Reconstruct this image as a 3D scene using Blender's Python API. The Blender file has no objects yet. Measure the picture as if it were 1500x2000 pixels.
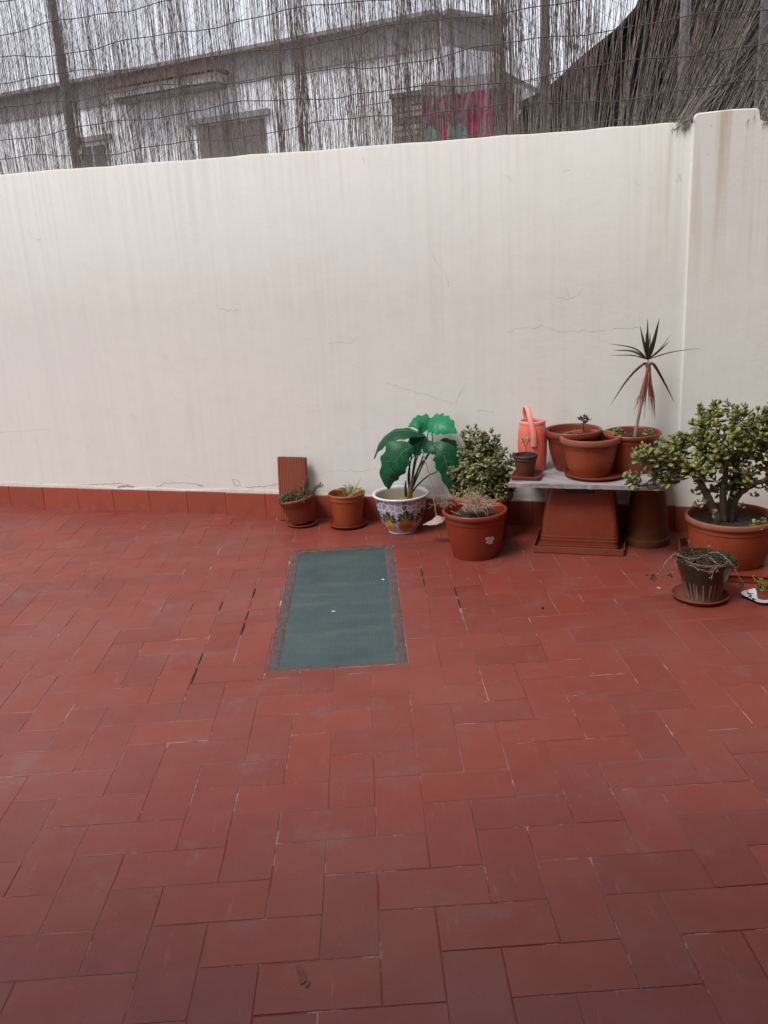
import bpy, math, random
import numpy as np
from mathutils import Matrix, Vector
random.seed(7); np.random.seed(7)
PI = math.pi

# ------------------------------------------------------------------ camera
PITCH, ROLL, YAW = np.radians([16.72734549, 3.29498827, 0.89556072])
FPX, CAMH = 1646.77, 1.54226
_F = np.array([0, np.cos(PITCH), -np.sin(PITCH)]); _R = np.array([1., 0, 0]); _D = np.cross(_F, _R)
_c, _s = np.cos(ROLL), np.sin(ROLL); _R, _D = _c*_R + _s*_D, -_s*_R + _c*_D
_M = np.array([[np.cos(YAW), np.sin(YAW), 0], [-np.sin(YAW), np.cos(YAW), 0], [0, 0, 1]])
CR, CD, CF = _M@_R, _M@_D, _M@_F
CP = np.array([0.29939623*.14, -1.24237537*.14, CAMH])
sc = bpy.context.scene
cam = bpy.data.cameras.new('camera'); camo = bpy.data.objects.new('camera', cam); sc.collection.objects.link(camo)
cam.sensor_fit = 'VERTICAL'; cam.sensor_height = 24; cam.lens = FPX/2000*24; cam.clip_start = .05; cam.clip_end = 500
camo.matrix_world = Matrix([[CR[0], -CD[0], -CF[0], CP[0]], [CR[1], -CD[1], -CF[1], CP[1]], [CR[2], -CD[2], -CF[2], CP[2]], [0, 0, 0, 1]])
sc.camera = camo
sc.render.resolution_x, sc.render.resolution_y = 768, 1024

# ------------------------------------------------------------------ sky, sun, exposure (overcast)
SUN_EL, SUN_AZ = math.radians(58), math.radians(232)      # azimuth clockwise from +Y: from the left and behind
w = bpy.data.worlds.new('World'); sc.world = w; w.use_nodes = True
nt = w.node_tree; bg = nt.nodes['Background']
sky = nt.nodes.new('ShaderNodeTexSky'); sky.sky_type = 'NISHITA'; sky.sun_disc = False
sky.sun_elevation = SUN_EL; sky.sun_rotation = SUN_AZ; sky.dust_density = 3; sky.air_density = 1
mx = nt.nodes.new('ShaderNodeMix'); mx.data_type = 'RGBA'; mx.inputs[0].default_value = .86
mx.inputs[7].default_value = (6.3, 6.4, 7.0, 1)            # even cloud cover
nt.links.new(sky.outputs[0], mx.inputs[6]); nt.links.new(mx.outputs[2], bg.inputs[0]); bg.inputs[1].default_value = .105
sl = bpy.data.lights.new('sun', 'SUN'); sl.energy = 1.5; sl.angle = math.radians(20); sl.color = (1, .96, .9)
so = bpy.data.objects.new('sun', sl); sc.collection.objects.link(so)
_sd = Vector((math.sin(SUN_AZ)*math.cos(SUN_EL), math.cos(SUN_AZ)*math.cos(SUN_EL), math.sin(SUN_EL)))
so.rotation_euler = _sd.to_track_quat('Z', 'Y').to_euler(); so.location = (-6, -6, 12)
sc.view_settings.view_transform = 'Standard'; sc.view_settings.look = 'None'
sc.view_settings.gamma = 1; sc.view_settings.exposure = 0.6; sc.view_settings.use_curve_mapping = False

# ------------------------------------------------------------------ geometry of the place
WA = np.array([-2.611, 5.715, 0.]); WD = np.array([.948, -.319, 0.]); WD /= np.linalg.norm(WD); WN = np.array([WD[1], -WD[0], 0.])
ANG = math.atan2(WD[1], WD[0])
def SW(s, w_, z=0.): return WA + WD*s + WN*w_ + np.array([0, 0, z])
def ray(u, v): return (u-750)*CR + (v-1000)*CD + FPX*CF
def PX(u, v, w_):
    """photo pixel -> (s, w, z) on the upright plane w_ metres in front of the wall"""
    d = ray(u, v); t = np.dot(WA + WN*w_ - CP, WN)/np.dot(d, WN); P = CP + d*t - WA
    return np.array([P@WD, w_, P[2]])
def PXP(u, v, p0, n):
    d = ray(u, v); return CP + d*np.dot(np.asarray(p0)-CP, n)/np.dot(d, n)
def GZ(u, v, z=0.):
    d = ray(u, v); return CP + d*(z-CP[2])/d[2]

# ------------------------------------------------------------------ mesh helpers
class MB:
    def __init__(s): s.v = []; s.f = []; s.m = []; s.n = 0; s.cur = 0
    def add(s, V, F):
        V = np.asarray(V, float).reshape(-1, 3)
        s.v.append(V); s.f.extend([tuple(int(i)+s.n for i in f) for f in F]); s.m.extend([s.cur]*len(F)); s.n += len(V)
    def box(s, x0, x1, y0, y1, z0, z1):
        V = [(x, y, z) for z in (z0, z1) for x, y in ((x0, y0), (x1, y0), (x1, y1), (x0, y1))]
        s.add(V, [(3, 2, 1, 0), (4, 5, 6, 7), (0, 1, 5, 4), (1, 2, 6, 5), (2, 3, 7, 6), (3, 0, 4, 7)])
    def cbox(s, x0, x1, y0, y1, z0, z1, c):
        """box with chamfered vertical and top edges"""
        def ring(a, z): return [(x0+a, y0+c, z), (x0+c, y0+a, z), (x1-c, y0+a, z), (x1-a, y0+c, z), (x1-a, y1-c, z), (x1-c, y1-a, z), (x0+c, y1-a, z), (x0+a, y1-c, z)]
        V = ring(0, z0) + ring(0, z1-c) + ring(c*.9, z1); F = [tuple(range(7, -1, -1)), tuple(range(16, 24))]
        for r in (0, 8):
            for k in range(8): F.append((r+k, r+(k+1) % 8, r+8+(k+1) % 8, r+8+k))
        s.add(V, F)
    def lathe(s, prof, seg=40, sx=1., sy=1., cap0=True, cap1=False, wob=0.):
        ph = random.random()*6
        V = []; F = []
        for r, z in prof:
            for k in range(seg):
                a = 2*PI*k/seg; q = r*(1+wob*math.sin(2*a+ph)); V.append((q*math.cos(a)*sx, q*math.sin(a)*sy, z))
        for i in range(len(prof)-1):
            for k in range(seg):
                F.append((i*seg+k, i*seg+(k+1) % seg, (i+1)*seg+(k+1) % seg, (i+1)*seg+k))
        if cap0: F.append(tuple(range(seg-1, -1, -1)))
        if cap1: F.append(tuple(range((len(prof)-1)*seg, len(prof)*seg)))
        s.add(V, F)
    def tubes(s, P, R, sides=4, caps=False):
        """P (N,K,3), R (N,K): N tubes at once"""
        P = np.asarray(P, float); R = np.asarray(R, float); N, K, _ = P.shape
        T = np.gradient(P, axis=1); T /= np.linalg.norm(T, axis=2, keepdims=True)+1e-9
        up = np.where(np.abs(T[..., 2:3]) > .85, np.array([0, 1., 0]), np.array([0, 0, 1.]))
        A = np.cross(T, up); A /= np.linalg.norm(A, axis=2, keepdims=True)+1e-9; B = np.cross(T, A)
        an = np.arange(sides)*2*PI/sides
        V = P[:, :, None, :] + R[:, :, None, None]*(A[:, :, None, :]*np.cos(an)[None, None, :, None] + B[:, :, None, :]*np.sin(an)[None, None, :, None])
        idx = np.arange(N*K*sides).reshape(N, K, sides)
        a = idx[:, :-1, :]; b = np.roll(a, -1, 2); c_ = idx[:, 1:, :]; d = np.roll(c_, -1, 2)
        F = np.stack([a, b, d, c_], -1).reshape(-1, 4).tolist()
        if caps:
            for i in range(N): F.append(idx[i, 0, ::-1].tolist()); F.append(idx[i, -1].tolist())
        s.add(V.reshape(-1, 3), F)
    def tube(s, path, rad, sides=6, caps=True):
        path = np.asarray(path, float); rad = np.full(len(path), rad) if np.isscalar(rad) else np.asarray(rad, float)
        s.tubes(path[None], rad[None], sides, caps)
    def grid(s, G):
        G = np.asarray(G, float); a, b, _ = G.shape
        F = [(i*b+j, i*b+j+1, (i+1)*b+j+1, (i+1)*b+j) for i in range(a-1) for j in range(b-1)]
        s.add(G.reshape(-1, 3), F)
    def mesh(s, name, mats, smooth=False, ang=None):
        me = bpy.data.meshes.new(name)
        V = np.concatenate(s.v) if s.v else np.zeros((0, 3))
        me.from_pydata(V.tolist(), [], s.f); me.validate()
        for m in (mats if isinstance(mats, (list, tuple)) else [mats]): me.materials.append(m)
        if len(me.polygons) == len(s.m) and any(s.m): me.polygons.foreach_set('material_index', s.m)
        if smooth:
            me.polygons.foreach_set('use_smooth', [True]*len(me.polygons))
            if ang is not None: me.set_sharp_from_angle(angle=math.radians(ang))
        me.update(); return me
    def build(s, name, mats, parent=None, smooth=False, ang=None):
        return link(name, s.mesh(name, mats, smooth, ang), parent)
def link(name, me, parent=None):
    o = bpy.data.objects.new(name, me); sc.collection.objects.link(o)
    if parent: o.parent = parent
    return o
def tag(o, label=None, cat=None, group=None, kind=None):
    if label: o['label'] = label
    if cat: o['category'] = cat
    if group: o['group'] = group
    if kind: o['kind'] = kind
    return o
def empty(name, label, cat, s=None, w_=None, z=0., rz=0., group=None, loc=None, wallrot=True):
    o = bpy.data.objects.new(name, None); sc.collection.objects.link(o); o.empty_display_size = .05
    o.location = tuple(SW(s, w_, z)) if loc is None else loc
    o.rotation_euler = (0, 0, (ANG if wallrot else 0)+rz)
    return tag(o, label, cat, group)
def spline(pts, n):
    """smooth resample of a polyline (Catmull-Rom)"""
    P = np.asarray(pts, float); K = len(P)
    Q = np.vstack([2*P[0]-P[1], P, 2*P[-1]-P[-2]]); out = []
    for t in np.linspace(0, K-1-1e-6, n):
        i = int(t); u = t-i; p0, p1, p2, p3 = Q[i:i+4]
        out.append(.5*((2*p1)+(-p0+p2)*u+(2*p0-5*p1+4*p2-p3)*u*u+(-p0+3*p1-3*p2+p3)*u**3))
    return np.array(out)
def nrm(v): v = np.asarray(v, float); return v/(np.linalg.norm(v)+1e-9)

# ------------------------------------------------------------------ materials
class NT:
    def __init__(s, name):
        s.m = bpy.data.materials.new(name); s.m.use_nodes = True; s.t = s.m.node_tree; s.b = s.t.nodes['Principled BSDF']
    def n(s, typ, **kw):
        o = s.t.nodes.new(typ)
        for k, v in kw.items(): setattr(o, k, v)
        return o
    def l(s, a, b): s.t.links.new(a, b)
    def coord(s, world=False, scale=(1, 1, 1)):
        if world: src = s.n('ShaderNodeNewGeometry').outputs['Position']
        else: src = s.n('ShaderNodeTexCoord').outputs['Object']
        mp = s.n('ShaderNodeMapping'); mp.inputs['Scale'].default_value = scale; s.l(src, mp.inputs[0]); return mp.outputs[0]
    def noise(s, vec, scale, detail=4, rough=.55):
        o = s.n('ShaderNodeTexNoise'); o.inputs['Scale'].default_value = scale; o.inputs['Detail'].default_value = detail
        o.inputs['Roughness'].default_value = rough; s.l(vec, o.inputs['Vector']); return o.outputs[0]
    def ramp(s, fac, stops):
        o = s.n('ShaderNodeValToRGB'); e = o.color_ramp.elements
        while len(e) < len(stops): e.new(.5)
        for q, (p, c) in zip(e, stops): q.position = p; q.color = c if len(c) == 4 else (*c, 1)
        s.l(fac, o.inputs[0]); return o.outputs[0]
    def rng(s, fac, a, b, c=0., d=1.):
        o = s.n('ShaderNodeMapRange'); s.l(fac, o.inputs[0])
        for k, v in zip((1, 2, 3, 4), (a, b, c, d)): o.inputs[k].default_value = v
        return o.outputs[0]
    def mix(s, fac, a, b, mode='MIX'):
        o = s.n('ShaderNodeMix', data_type='RGBA', blend_type=mode)
        for i, v in ((0, fac), (6, a), (7, b)):
            if hasattr(v, 'links'): s.l(v, o.inputs[i])
            else: o.inputs[i].default_value = v if i == 0 else (*v, 1)[:4]
        return o.outputs[2]
    def math(s, op, a, b):
        o = s.n('ShaderNodeMath', operation=op)
        for i, v in ((0, a), (1, b)):
            if hasattr(v, 'links'): s.l(v, o.inputs[i])
            else: o.inputs[i].default_value = v
        return o.outputs[0]
    def bump(s, h, strength=.3, dist=.005):
        o = s.n('ShaderNodeBump'); o.inputs['Strength'].default_value = strength; o.inputs['Distance'].default_value = dist
        s.l(h, o.inputs['Height']); s.l(o.outputs[0], s.b.inputs['Normal'])
    def done(s, col=None, rough=.6, spec=.4, **kw):
        if col is not None:
            if hasattr(col, 'links'): s.l(col, s.b.inputs['Base Color'])
            else: s.b.inputs['Base Color'].default_value = (*col, 1)
        if hasattr(rough, 'links'): s.l(rough, s.b.inputs['Roughness'])
        else: s.b.inputs['Roughness'].default_value = rough
        s.b.inputs['Specular IOR Level'].default_value = spec
        for k, v in kw.items(): s.b.inputs[k.replace('_', ' ')].default_value = v
        return s.m
def PM(name, c1, c2, scale=8., rough=.6, spec=.4, bump=.15, bscale=60., stretch=(1, 1, 1), dirt=None, dscale=5., damt=.5, vary=0., **kw):
    """two-tone noise material with optional dirt patches, per-object brightness and fine relief"""
    t = NT(name); v = t.coord(scale=stretch)
    c = t.mix(t.rng(t.noise(v, scale, 5), .3, .7), c1, c2)
    if dirt:
        c = t.mix(t.rng(t.noise(v, dscale, 6, .65), .52, .72, 0, damt), c, dirt)
        c = t.mix(t.rng(t.noise(v, dscale*5, 5, .7), .60, .74, 0, damt*.8), c, dirt)
    if vary:
        oi = t.n('ShaderNodeObjectInfo'); c = t.mix(1., c, t.ramp(oi.outputs['Random'], [(0, (1-vary,)*3), (1, (1+vary*.6,)*3)]), 'MULTIPLY')
    if bump: t.bump(t.noise(v, bscale, 4), bump, .004)
    return t.done(c, rough, spec, **kw)

def mat_tile():
    t = NT('red_clay_tile'); wv = t.coord(world=True)
    oi = t.n('ShaderNodeObjectInfo').outputs['Random']
    c = t.mix(t.rng(t.noise(wv, 2.2, 5, .6), .3, .7), (.218, .039, .025), (.182, .031, .023))
    c = t.mix(1., c, t.ramp(oi, [(0, (.88, .87, .90)), (.5, (1, 1, 1)), (1, (1.08, 1.05, 1.0))]), 'MULTIPLY')
    c = t.mix(t.rng(t.noise(wv, 9, 5, .65), .48, .78, 0, .3), c, (.255, .074, .05))
    c = t.mix(t.rng(t.noise(wv, 1.1, 4, .6), .45, .68, 0, .5), c, (.25, .082, .062))           # rubbed lighter patches
    c = t.mix(t.rng(t.noise(wv, 3.7, 6, .7), .56, .70, 0, .5), c, (.20, .105, .10))        # grey film of dust
    c = t.mix(t.rng(t.noise(wv, 130, 2), .70, .78, 0, .5), c, (.36, .22, .18))               # pale specks
    c = t.mix(t.rng(t.noise(wv, 31, 4, .7), .62, .76, 0, .5), c, (.10, .034, .03))
    c = t.mix(t.rng(t.noise(t.coord(world=True, scale=(3, .5, 1)), 13, 4, .7), .62, .70, 0, .3), c, (.29, .13, .11))   # scuffs
    t.bump(t.math('ADD', t.noise(wv, 30, 4), t.math('MULTIPLY', t.noise(wv, 210, 3), .25)), .16, .006)
    return t.done(c, t.rng(t.noise(wv, 6, 4), .3, .7, .38, .56), .45)
def mat_grout():
    t = NT('worn_grout'); wv = t.coord(world=True)
    c = t.mix(t.rng(t.noise(wv, 2.6, 5, .65), .42, .6), (.20, .040, .030), (.19, .115, .105))
    c = t.mix(t.rng(t.noise(wv, 5.5, 6, .75), .54, .61, 0, .65), c, (.42, .31, .27))
    c = t.mix(t.rng(t.noise(wv, 9.5, 5, .7), .63, .69, 0, .9), c, (.05, .034, .03))
    t.bump(t.noise(wv, 200, 3), .5, .003)
    return t.done(c, .85, .2)
def mat_plaster():
    t = NT('cream_plaster'); v = t.coord(); vs = t.coord(scale=(14, 14, .55)); vs2 = t.coord(scale=(45, 45, 1.1))
    c = t.mix(t.rng(t.noise(v, 1.1, 4), .3, .7), (.81, .812, .755), (.795, .797, .745))
    c = t.mix(t.rng(t.noise(vs, 1., 5), .42, .72, 0, .4), c, (.735, .725, .68))             # rain streaks
    c = t.mix(t.rng(t.noise(vs2, 1., 4), .52, .75, 0, .35), c, (.71, .70, .655))
    c = t.mix(t.rng(t.noise(v, 2.7, 6, .65), .5, .75, 0, .4), c, (.825, .83, .79))
    sx = t.n('ShaderNodeSeparateXYZ'); t.l(v, sx.inputs[0])
    run = t.math('MULTIPLY', t.rng(t.noise(t.coord(scale=(32, 32, .35)), 1., 4, .6), .45, .70), t.math('MULTIPLY', t.rng(sx.outputs[2], .9, 2.15, 0, 1), t.rng(t.noise(v, 1.3, 3), .42, .62)))
    c = t.mix(t.math('MULTIPLY', run, .36), c, (.60, .545, .49))                            # runs from the coping
    c = t.mix(t.rng(t.noise(v, 5.5, 6, .7), .56, .72, 0, .35), c, (.70, .67, .62))           # damp blotches
    c = t.mix(t.rng(t.noise(v, 17, 5, .7), .63, .72, 0, .4), c, (.83, .81, .78))             # flaked touch-ups
    # rust and soot below the coping, mostly at the pillar end of the wall
    topf = t.rng(sx.outputs[2], 1.25, 2.1, 0, 1); endf = t.rng(sx.outputs[0], 4.2, 4.62, 0, 1)
    st = t.math('MULTIPLY', t.rng(t.noise(t.coord(scale=(26, 26, .8)), 1., 4), .46, .68), t.math('MULTIPLY', topf, endf))
    c = t.mix(t.math('MULTIPLY', st, .75), c, (.52, .42, .32))
    sp = t.math('MULTIPLY', t.rng(t.noise(v, 42, 4, .7), .67, .73), t.math('MULTIPLY', t.rng(sx.outputs[2], 1.7, 2.05, 0, 1), endf))
    c = t.mix(t.math('MULTIPLY', sp, .8), c, (.16, .13, .12))
    c = t.mix(t.rng(t.noise(v, 85, 2), .74, .80, 0, .35), c, (.40, .36, .33))
    h = t.math('ADD', t.math('MULTIPLY', t.noise(v, 5, 6, .62), 1.3), t.math('MULTIPLY', t.noise(v, 55, 4), .22))
    t.bump(h, .2, .014)
    return t.done(c, .82, .25)
M = {}
M['tile'] = mat_tile(); M['grout'] = mat_grout(); M['plaster'] = mat_plaster()
M['skirt'] = PM('skirting_tile', (.38, .082, .044), (.32, .068, .04), 9, .5, .4, .15, dirt=(.31, .12, .095), dscale=14, damt=.45, vary=.08)
M['patch'] = PM('raw_plaster', (.74, .71, .66), (.66, .62, .57), 20, .9, .2, .6, 70)
M['crack'] = PM('crack_dark', (.30, .26, .23), (.20, .17, .15), 30, .9, .1, 0)
M['dirt'] = PM('black_dirt_and_hole_shade', (.022, .017, .015), (.05, .038, .03), 90, .95, .1, .6, 200)
M['terra'] = PM('terracotta_plastic', (.34, .066, .023), (.285, .055, .02), 6, .45, .42, .05, 120, dirt=(.33, .11, .06), dscale=10, damt=.5)
M['terra_dark'] = PM('dark_terracotta_plastic', (.22, .040, .018), (.18, .033, .016), 6, .42, .45, .05, 120, dirt=(.235, .07, .045), dscale=10, damt=.5)
M['terra_red'] = PM('red_terracotta_plastic', (.25, .033, .011), (.21, .028, .010), 6, .4, .45, .04, 120, dirt=(.25, .065, .04), dscale=7, damt=.25)
M['terra_fade'] = PM('faded_terracotta_plastic', (.31, .098, .062), (.26, .08, .05), 9, .6, .35, .1, 90, dirt=(.33, .16, .125), dscale=11, damt=.5)
M['saucer'] = PM('saucer_plastic', (.235, .062, .036), (.185, .048, .03), 9, .55, .35, .1, 90, dirt=(.19, .10, .08), dscale=10, damt=.5)
M['oldclay'] = PM('old_brown_clay', (.155, .055, .024), (.12, .043, .02), 7, .85, .2, .35, 60, dirt=(.16, .085, .045), dscale=9, damt=.6)
M['brick'] = PM('hollow_clay_brick', (.31, .095, .058), (.26, .075, .048), 12, .85, .2, .3, 90, stretch=(1, 1, .2))
M['soil'] = PM('potting_soil', (.035, .024, .017), (.075, .052, .038), 45, .95, .1, 1., 90)
M['stone'] = PM('weathered_marble', (.42, .40, .395), (.25, .235, .235), 11, .6, .35, .35, 60, stretch=(.6, 1.4, 1), dirt=(.17, .15, .145), dscale=16, damt=.75)
M['pink'] = PM('salmon_plastic', (.83, .20, .145), (.78, .175, .125), 4, .35, .45, .03, 100, Subsurface_Weight=.12, Subsurface_Radius=(.01, .004, .003))
M['pink_pale'] = PM('faded_salmon_plastic', (.86, .32, .27), (.82, .28, .23), 9, .4, .45, .03, 100)
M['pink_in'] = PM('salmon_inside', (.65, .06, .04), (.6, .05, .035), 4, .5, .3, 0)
M['black_pl'] = PM('black_plastic_and_slot_shade', (.018, .02, .024), (.03, .032, .036), 20, .5, .4, .1, 100)
M['brown_pl'] = PM('brown_plastic', (.12, .035, .022), (.095, .03, .02), 8, .5, .4, .05)
M['white_glaze'] = PM('white_glaze', (.74, .73, .74), (.66, .66, .69), 9, .22, .5, .02)
M['plate'] = PM('white_china', (.70, .72, .78), (.64, .67, .74), 7, .2, .5, .02)
M['beige_in'] = PM('beige_glaze', (.50, .42, .31), (.42, .35, .26), 8, .45, .4, .1)
def mat_honey():
    t = NT('painted_honeycomb'); v0 = t.coord(); sx = t.n('ShaderNodeSeparateXYZ'); t.l(v0, sx.inputs[0])
    an = t.n('ShaderNodeMath', operation='ARCTAN2'); t.l(sx.outputs[1], an.inputs[0]); t.l(sx.outputs[0], an.inputs[1])
    cb = t.n('ShaderNodeCombineXYZ'); t.l(t.math('MULTIPLY', an.outputs[0], .15), cb.inputs[0]); t.l(sx.outputs[2], cb.inputs[1]); v = cb.outputs[0]
    vo = t.n('ShaderNodeTexVoronoi', feature='DISTANCE_TO_EDGE', voronoi_dimensions='2D'); vo.inputs['Scale'].default_value = 31; vo.inputs['Randomness'].default_value = .85; t.l(v, vo.inputs['Vector'])
    vc = t.n('ShaderNodeTexVoronoi', voronoi_dimensions='2D'); vc.inputs['Scale'].default_value = 31; vc.inputs['Randomness'].default_value = .85; t.l(v, vc.inputs['Vector'])
    hs = t.n('ShaderNodeSeparateColor'); t.l(vc.outputs['Color'], hs.inputs[0])
    cell = t.ramp(hs.outputs[0], [(0, (.34, .32, .41)), (.45, (.42, .40, .48)), (.8, (.24, .21, .33)), (1, (.10, .08, .18))])
    c = t.mix(t.rng(vo.outputs['Distance'], .06, .11), (.74, .72, .74), cell)
    return t.done(c, .25, .5)
M['honey'] = mat_honey()
M['fruit'] = PM('painted_fruit', (.62, .27, .025), (.26, .07, .015), 22, .28, .5, 0, stretch=(1, 1, 1.6))
M['fruit2'] = PM('painted_lemon', (.74, .50, .06), (.50, .20, .02), 26, .28, .5, 0)
M['pleaf'] = PM('painted_leaf_dark', (.022, .03, .02), (.04, .06, .03), 30, .28, .5, 0)
M['pleaf2'] = PM('painted_leaf_green', (.10, .16, .06), (.20, .25, .13), 60, .28, .5, 0)
def mat_leaf(name, c1, c2, trans=.25, rough=.4, scale=9, vary=.25, spec=.45, edge=None):
    t = NT(name); v = t.coord(); oi = t.n('ShaderNodeObjectInfo').outputs['Random']
    wv = t.coord(world=True)
    c = t.mix(t.rng(t.noise(v, scale, 3), .3, .7), c1, c2)
    c = t.mix(1., c, t.ramp(t.noise(wv, 23, 2), [(.3, (1-vary,)*3), (.7, (1+vary,)*3)]), 'MULTIPLY')
    c = t.mix(1., c, t.ramp(oi, [(0, (.72, .74, .8)), (.5, (1, 1, 1)), (1, (1.3, 1.22, 1.1))]), 'MULTIPLY')
    if edge: c = t.mix(t.rng(t.noise(wv, 37, 3), .54, .72, 0, .7), c, edge)
    t.done(c, rough, spec); t.bump(t.noise(v, 120, 3), .08, .002)
    if trans:
        tr = t.n('ShaderNodeBsdfTranslucent'); t.l(c, tr.inputs[0]); ms = t.n('ShaderNodeMixShader'); ms.inputs[0].default_value = trans
        out = t.t.nodes['Material Output']; t.l(t.b.outputs[0], ms.inputs[1]); t.l(tr.outputs[0], ms.inputs[2]); t.l(ms.outputs[0], out.inputs[0])
    return t.m
M['jade'] = mat_leaf('jade_leaf', (.205, .245, .065), (.29, .315, .105), .12, .38, 40, .35, .45, edge=(.25, .19, .10))
M['jade2'] = mat_leaf('jade_leaf_grey', (.235, .265, .09), (.33, .345, .15), .12, .42, 40, .35, .4, edge=(.25, .17, .15))
M['jade_y'] = mat_leaf('jade_leaf_yellowing', (.42, .40, .09), (.34, .33, .10), .15, .4, 40, .2)
M['bark'] = PM('jade_bark', (.15, .105, .08), (.095, .066, .055), 25, .85, .2, .6, 60, stretch=(1, 1, 2.5))
M['twigbrown'] = PM('jade_twig', (.13, .075, .06), (.09, .055, .045), 30, .8, .2, .2)
M['alo'] = mat_leaf('alocasia_leaf', (.008, .070, .034), (.014, .125, .048), .16, .44, 14, .2, .3)
M['alo_backlit'] = mat_leaf('backlit_alocasia_leaf', (.015, .30, .13), (.025, .36, .15), .35, .38, 10, .1, .35)  # brighter copy of the leaf green, backlight painted into the base colour
M['vein'] = PM('leaf_vein', (.12, .27, .15), (.09, .2, .11), 20, .5, .3, 0)
M['stemg'] = PM('green_stem', (.022, .06, .035), (.03, .085, .04), 20, .5, .3, 0)
M['sheath'] = PM('stem_sheath', (.20, .24, .06), (.40, .20, .045), 12, .5, .3, .1)
M['drystem'] = PM('dry_stem', (.36, .30, .24), (.28, .22, .18), 30, .8, .2, .2)
M['spathe'] = PM('wilted_leaf', (.42, .34, .29), (.33, .26, .225), 35, .7, .2, .5, 60)
M['straw'] = PM('dry_straw', (.58, .45, .33), (.44, .32, .23), 30, .85, .15, 0)
M['drac'] = mat_leaf('dracaena_leaf', (.05, .055, .025), (.085, .05, .032), .15, .4, 12, .2)
M['drac_red'] = mat_leaf('dracaena_leaf_red', (.10, .028, .025), (.075, .022, .022), .12, .4, 12, .2)
M['drac_dead'] = PM('dead_dracaena_leaf', (.36, .15, .11), (.22, .085, .065), 20, .8, .2, .2, stretch=(1, 1, .2))
M['spid_g'] = mat_leaf('spider_leaf_green', (.13, .22, .06), (.18, .26, .08), .25)
M['spid_c'] = mat_leaf('spider_leaf_cream', (.52, .52, .26), (.45, .48, .24), .25)
M['succ'] = mat_leaf('succulent_leaf', (.10, .15, .055), (.14, .17, .07), .08, .45, 40, .3, .4, edge=(.16, .06, .055))
M['succ_pink'] = mat_leaf('succulent_pink', (.30, .17, .16), (.22, .17, .15), .08, .5, 40, .3, .4)
M['succ_dark'] = mat_leaf('succulent_dark', (.10, .028, .025), (.06, .02, .02), .08, .4, 40, .3)
M['succ_dk'] = mat_leaf('succulent_leaf_dull', (.045, .055, .024), (.06, .06, .03), .05, .5, 40, .3, .3, edge=(.10, .04, .04))
M['stem_pale'] = PM('pale_succulent_stem', (.27, .19, .17), (.20, .15, .125), 40, .7, .25, .2)
def mat_drip():
    t = NT('dripped_glaze'); v = t.coord(); sx = t.n('ShaderNodeSeparateXYZ'); t.l(v, sx.inputs[0])
    an = t.n('ShaderNodeMath', operation='ARCTAN2'); t.l(sx.outputs[1], an.inputs[0]); t.l(sx.outputs[0], an.inputs[1])
    cb = t.n('ShaderNodeCombineXYZ'); t.l(an.outputs[0], cb.inputs[0])
    nz = t.noise(cb.outputs[0], 9.5, 3, .7)
    lim = t.rng(nz, .44, .53, .092, .008)
    f = t.rng(t.math('SUBTRACT', sx.outputs[2], lim), -.004, .004)
    f2 = t.rng(sx.outputs[2], .092, .1)
    f = t.math('MAXIMUM', f, f2)
    c = t.mix(f, t.mix(t.noise(v, 14, 4), (.36, .24, .16), (.24, .155, .11)), t.mix(t.noise(v, 9, 3), (.028, .022, .012), (.05, .026, .016)))
    return t.done(c, t.rng(f, 0, 1, .85, .28), .45)
M['drip'] = mat_drip()
def mat_ribglass():
    t = NT('ribbed_glass'); v = t.coord(); wv = t.coord(world=True)
    c = t.mix(t.rng(t.noise(wv, 3, 4), .3, .7), (.034, .066, .074), (.052, .088, .09))
    c = t.mix(t.rng(t.noise(t.coord(world=True, scale=(1, 6, 1)), 2.2, 5, .65), .48, .72, 0, .5), c, (.095, .135, .125))
    c = t.mix(t.rng(t.noise(wv, 60, 4, .7), .66, .74, 0, .4), c, (.13, .15, .155))
    return t.done(c, t.rng(t.noise(wv, 9, 4), .3, .7, .28, .45), .3)
M['glass'] = mat_ribglass()
M['mortar'] = PM('dark_mortar', (.13, .095, .088), (.075, .06, .06), 30, .9, .15, .8, 70, dirt=(.22, .11, .09), dscale=14, damt=.6)
def mat_twig():
    t = NT('grey_brushwood'); v = t.coord(scale=(230, 60, 1.2)); v2 = t.coord(scale=(9, 9, 1))
    c = t.ramp(t.noise(v, 1., 3), [(.28, (.14, .115, .1)), (.5, (.28, .24, .215)), (.64, (.42, .375, .34)), (.78, (.60, .55, .5))])
    c = t.mix(t.rng(t.noise(v2, 1., 3), .55, .75, 0, .45), c, (.12, .085, .07))
    return t.done(c, .8, .2)
M['twig'] = mat_twig()
M['wire'] = PM('rusty_wire', (.05, .045, .048), (.085, .068, .06), 60, .6, .4, 0)
M['galv'] = PM('galvanised_tube', (.36, .355, .385), (.27, .265, .29), 10, .45, .5, .05, 80, stretch=(1, 1, .2), Metallic=.35)
M['housewhite'] = PM('white_render', (.84, .84, .88), (.78, .78, .82), 1.5, .85, .2, .1, 20)
M['housegrey'] = PM('grey_cornice', (.29, .275, .29), (.25, .24, .255), 2, .8, .2, .1, 20)
M['shutter'] = PM('beige_shutter', (.36, .31, .27), (.30, .26, .23), 9, .7, .3, .1)
M['greyshutter'] = PM('grey_shutter', (.17, .15, .15), (.13, .12, .12), 6, .7, .3, .1)
M['darkglass'] = PM('window_glass', (.05, .055, .06), (.03, .035, .04), 2, .1, .5, 0)
M['canopy'] = PM('canopy_pale', (.50, .52, .47), (.42, .44, .40), 4, .7, .3, .1)
M['rust_tile'] = PM('rust_tile', (.20, .085, .07), (.14, .07, .06), 9, .8, .2, .3)
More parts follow.
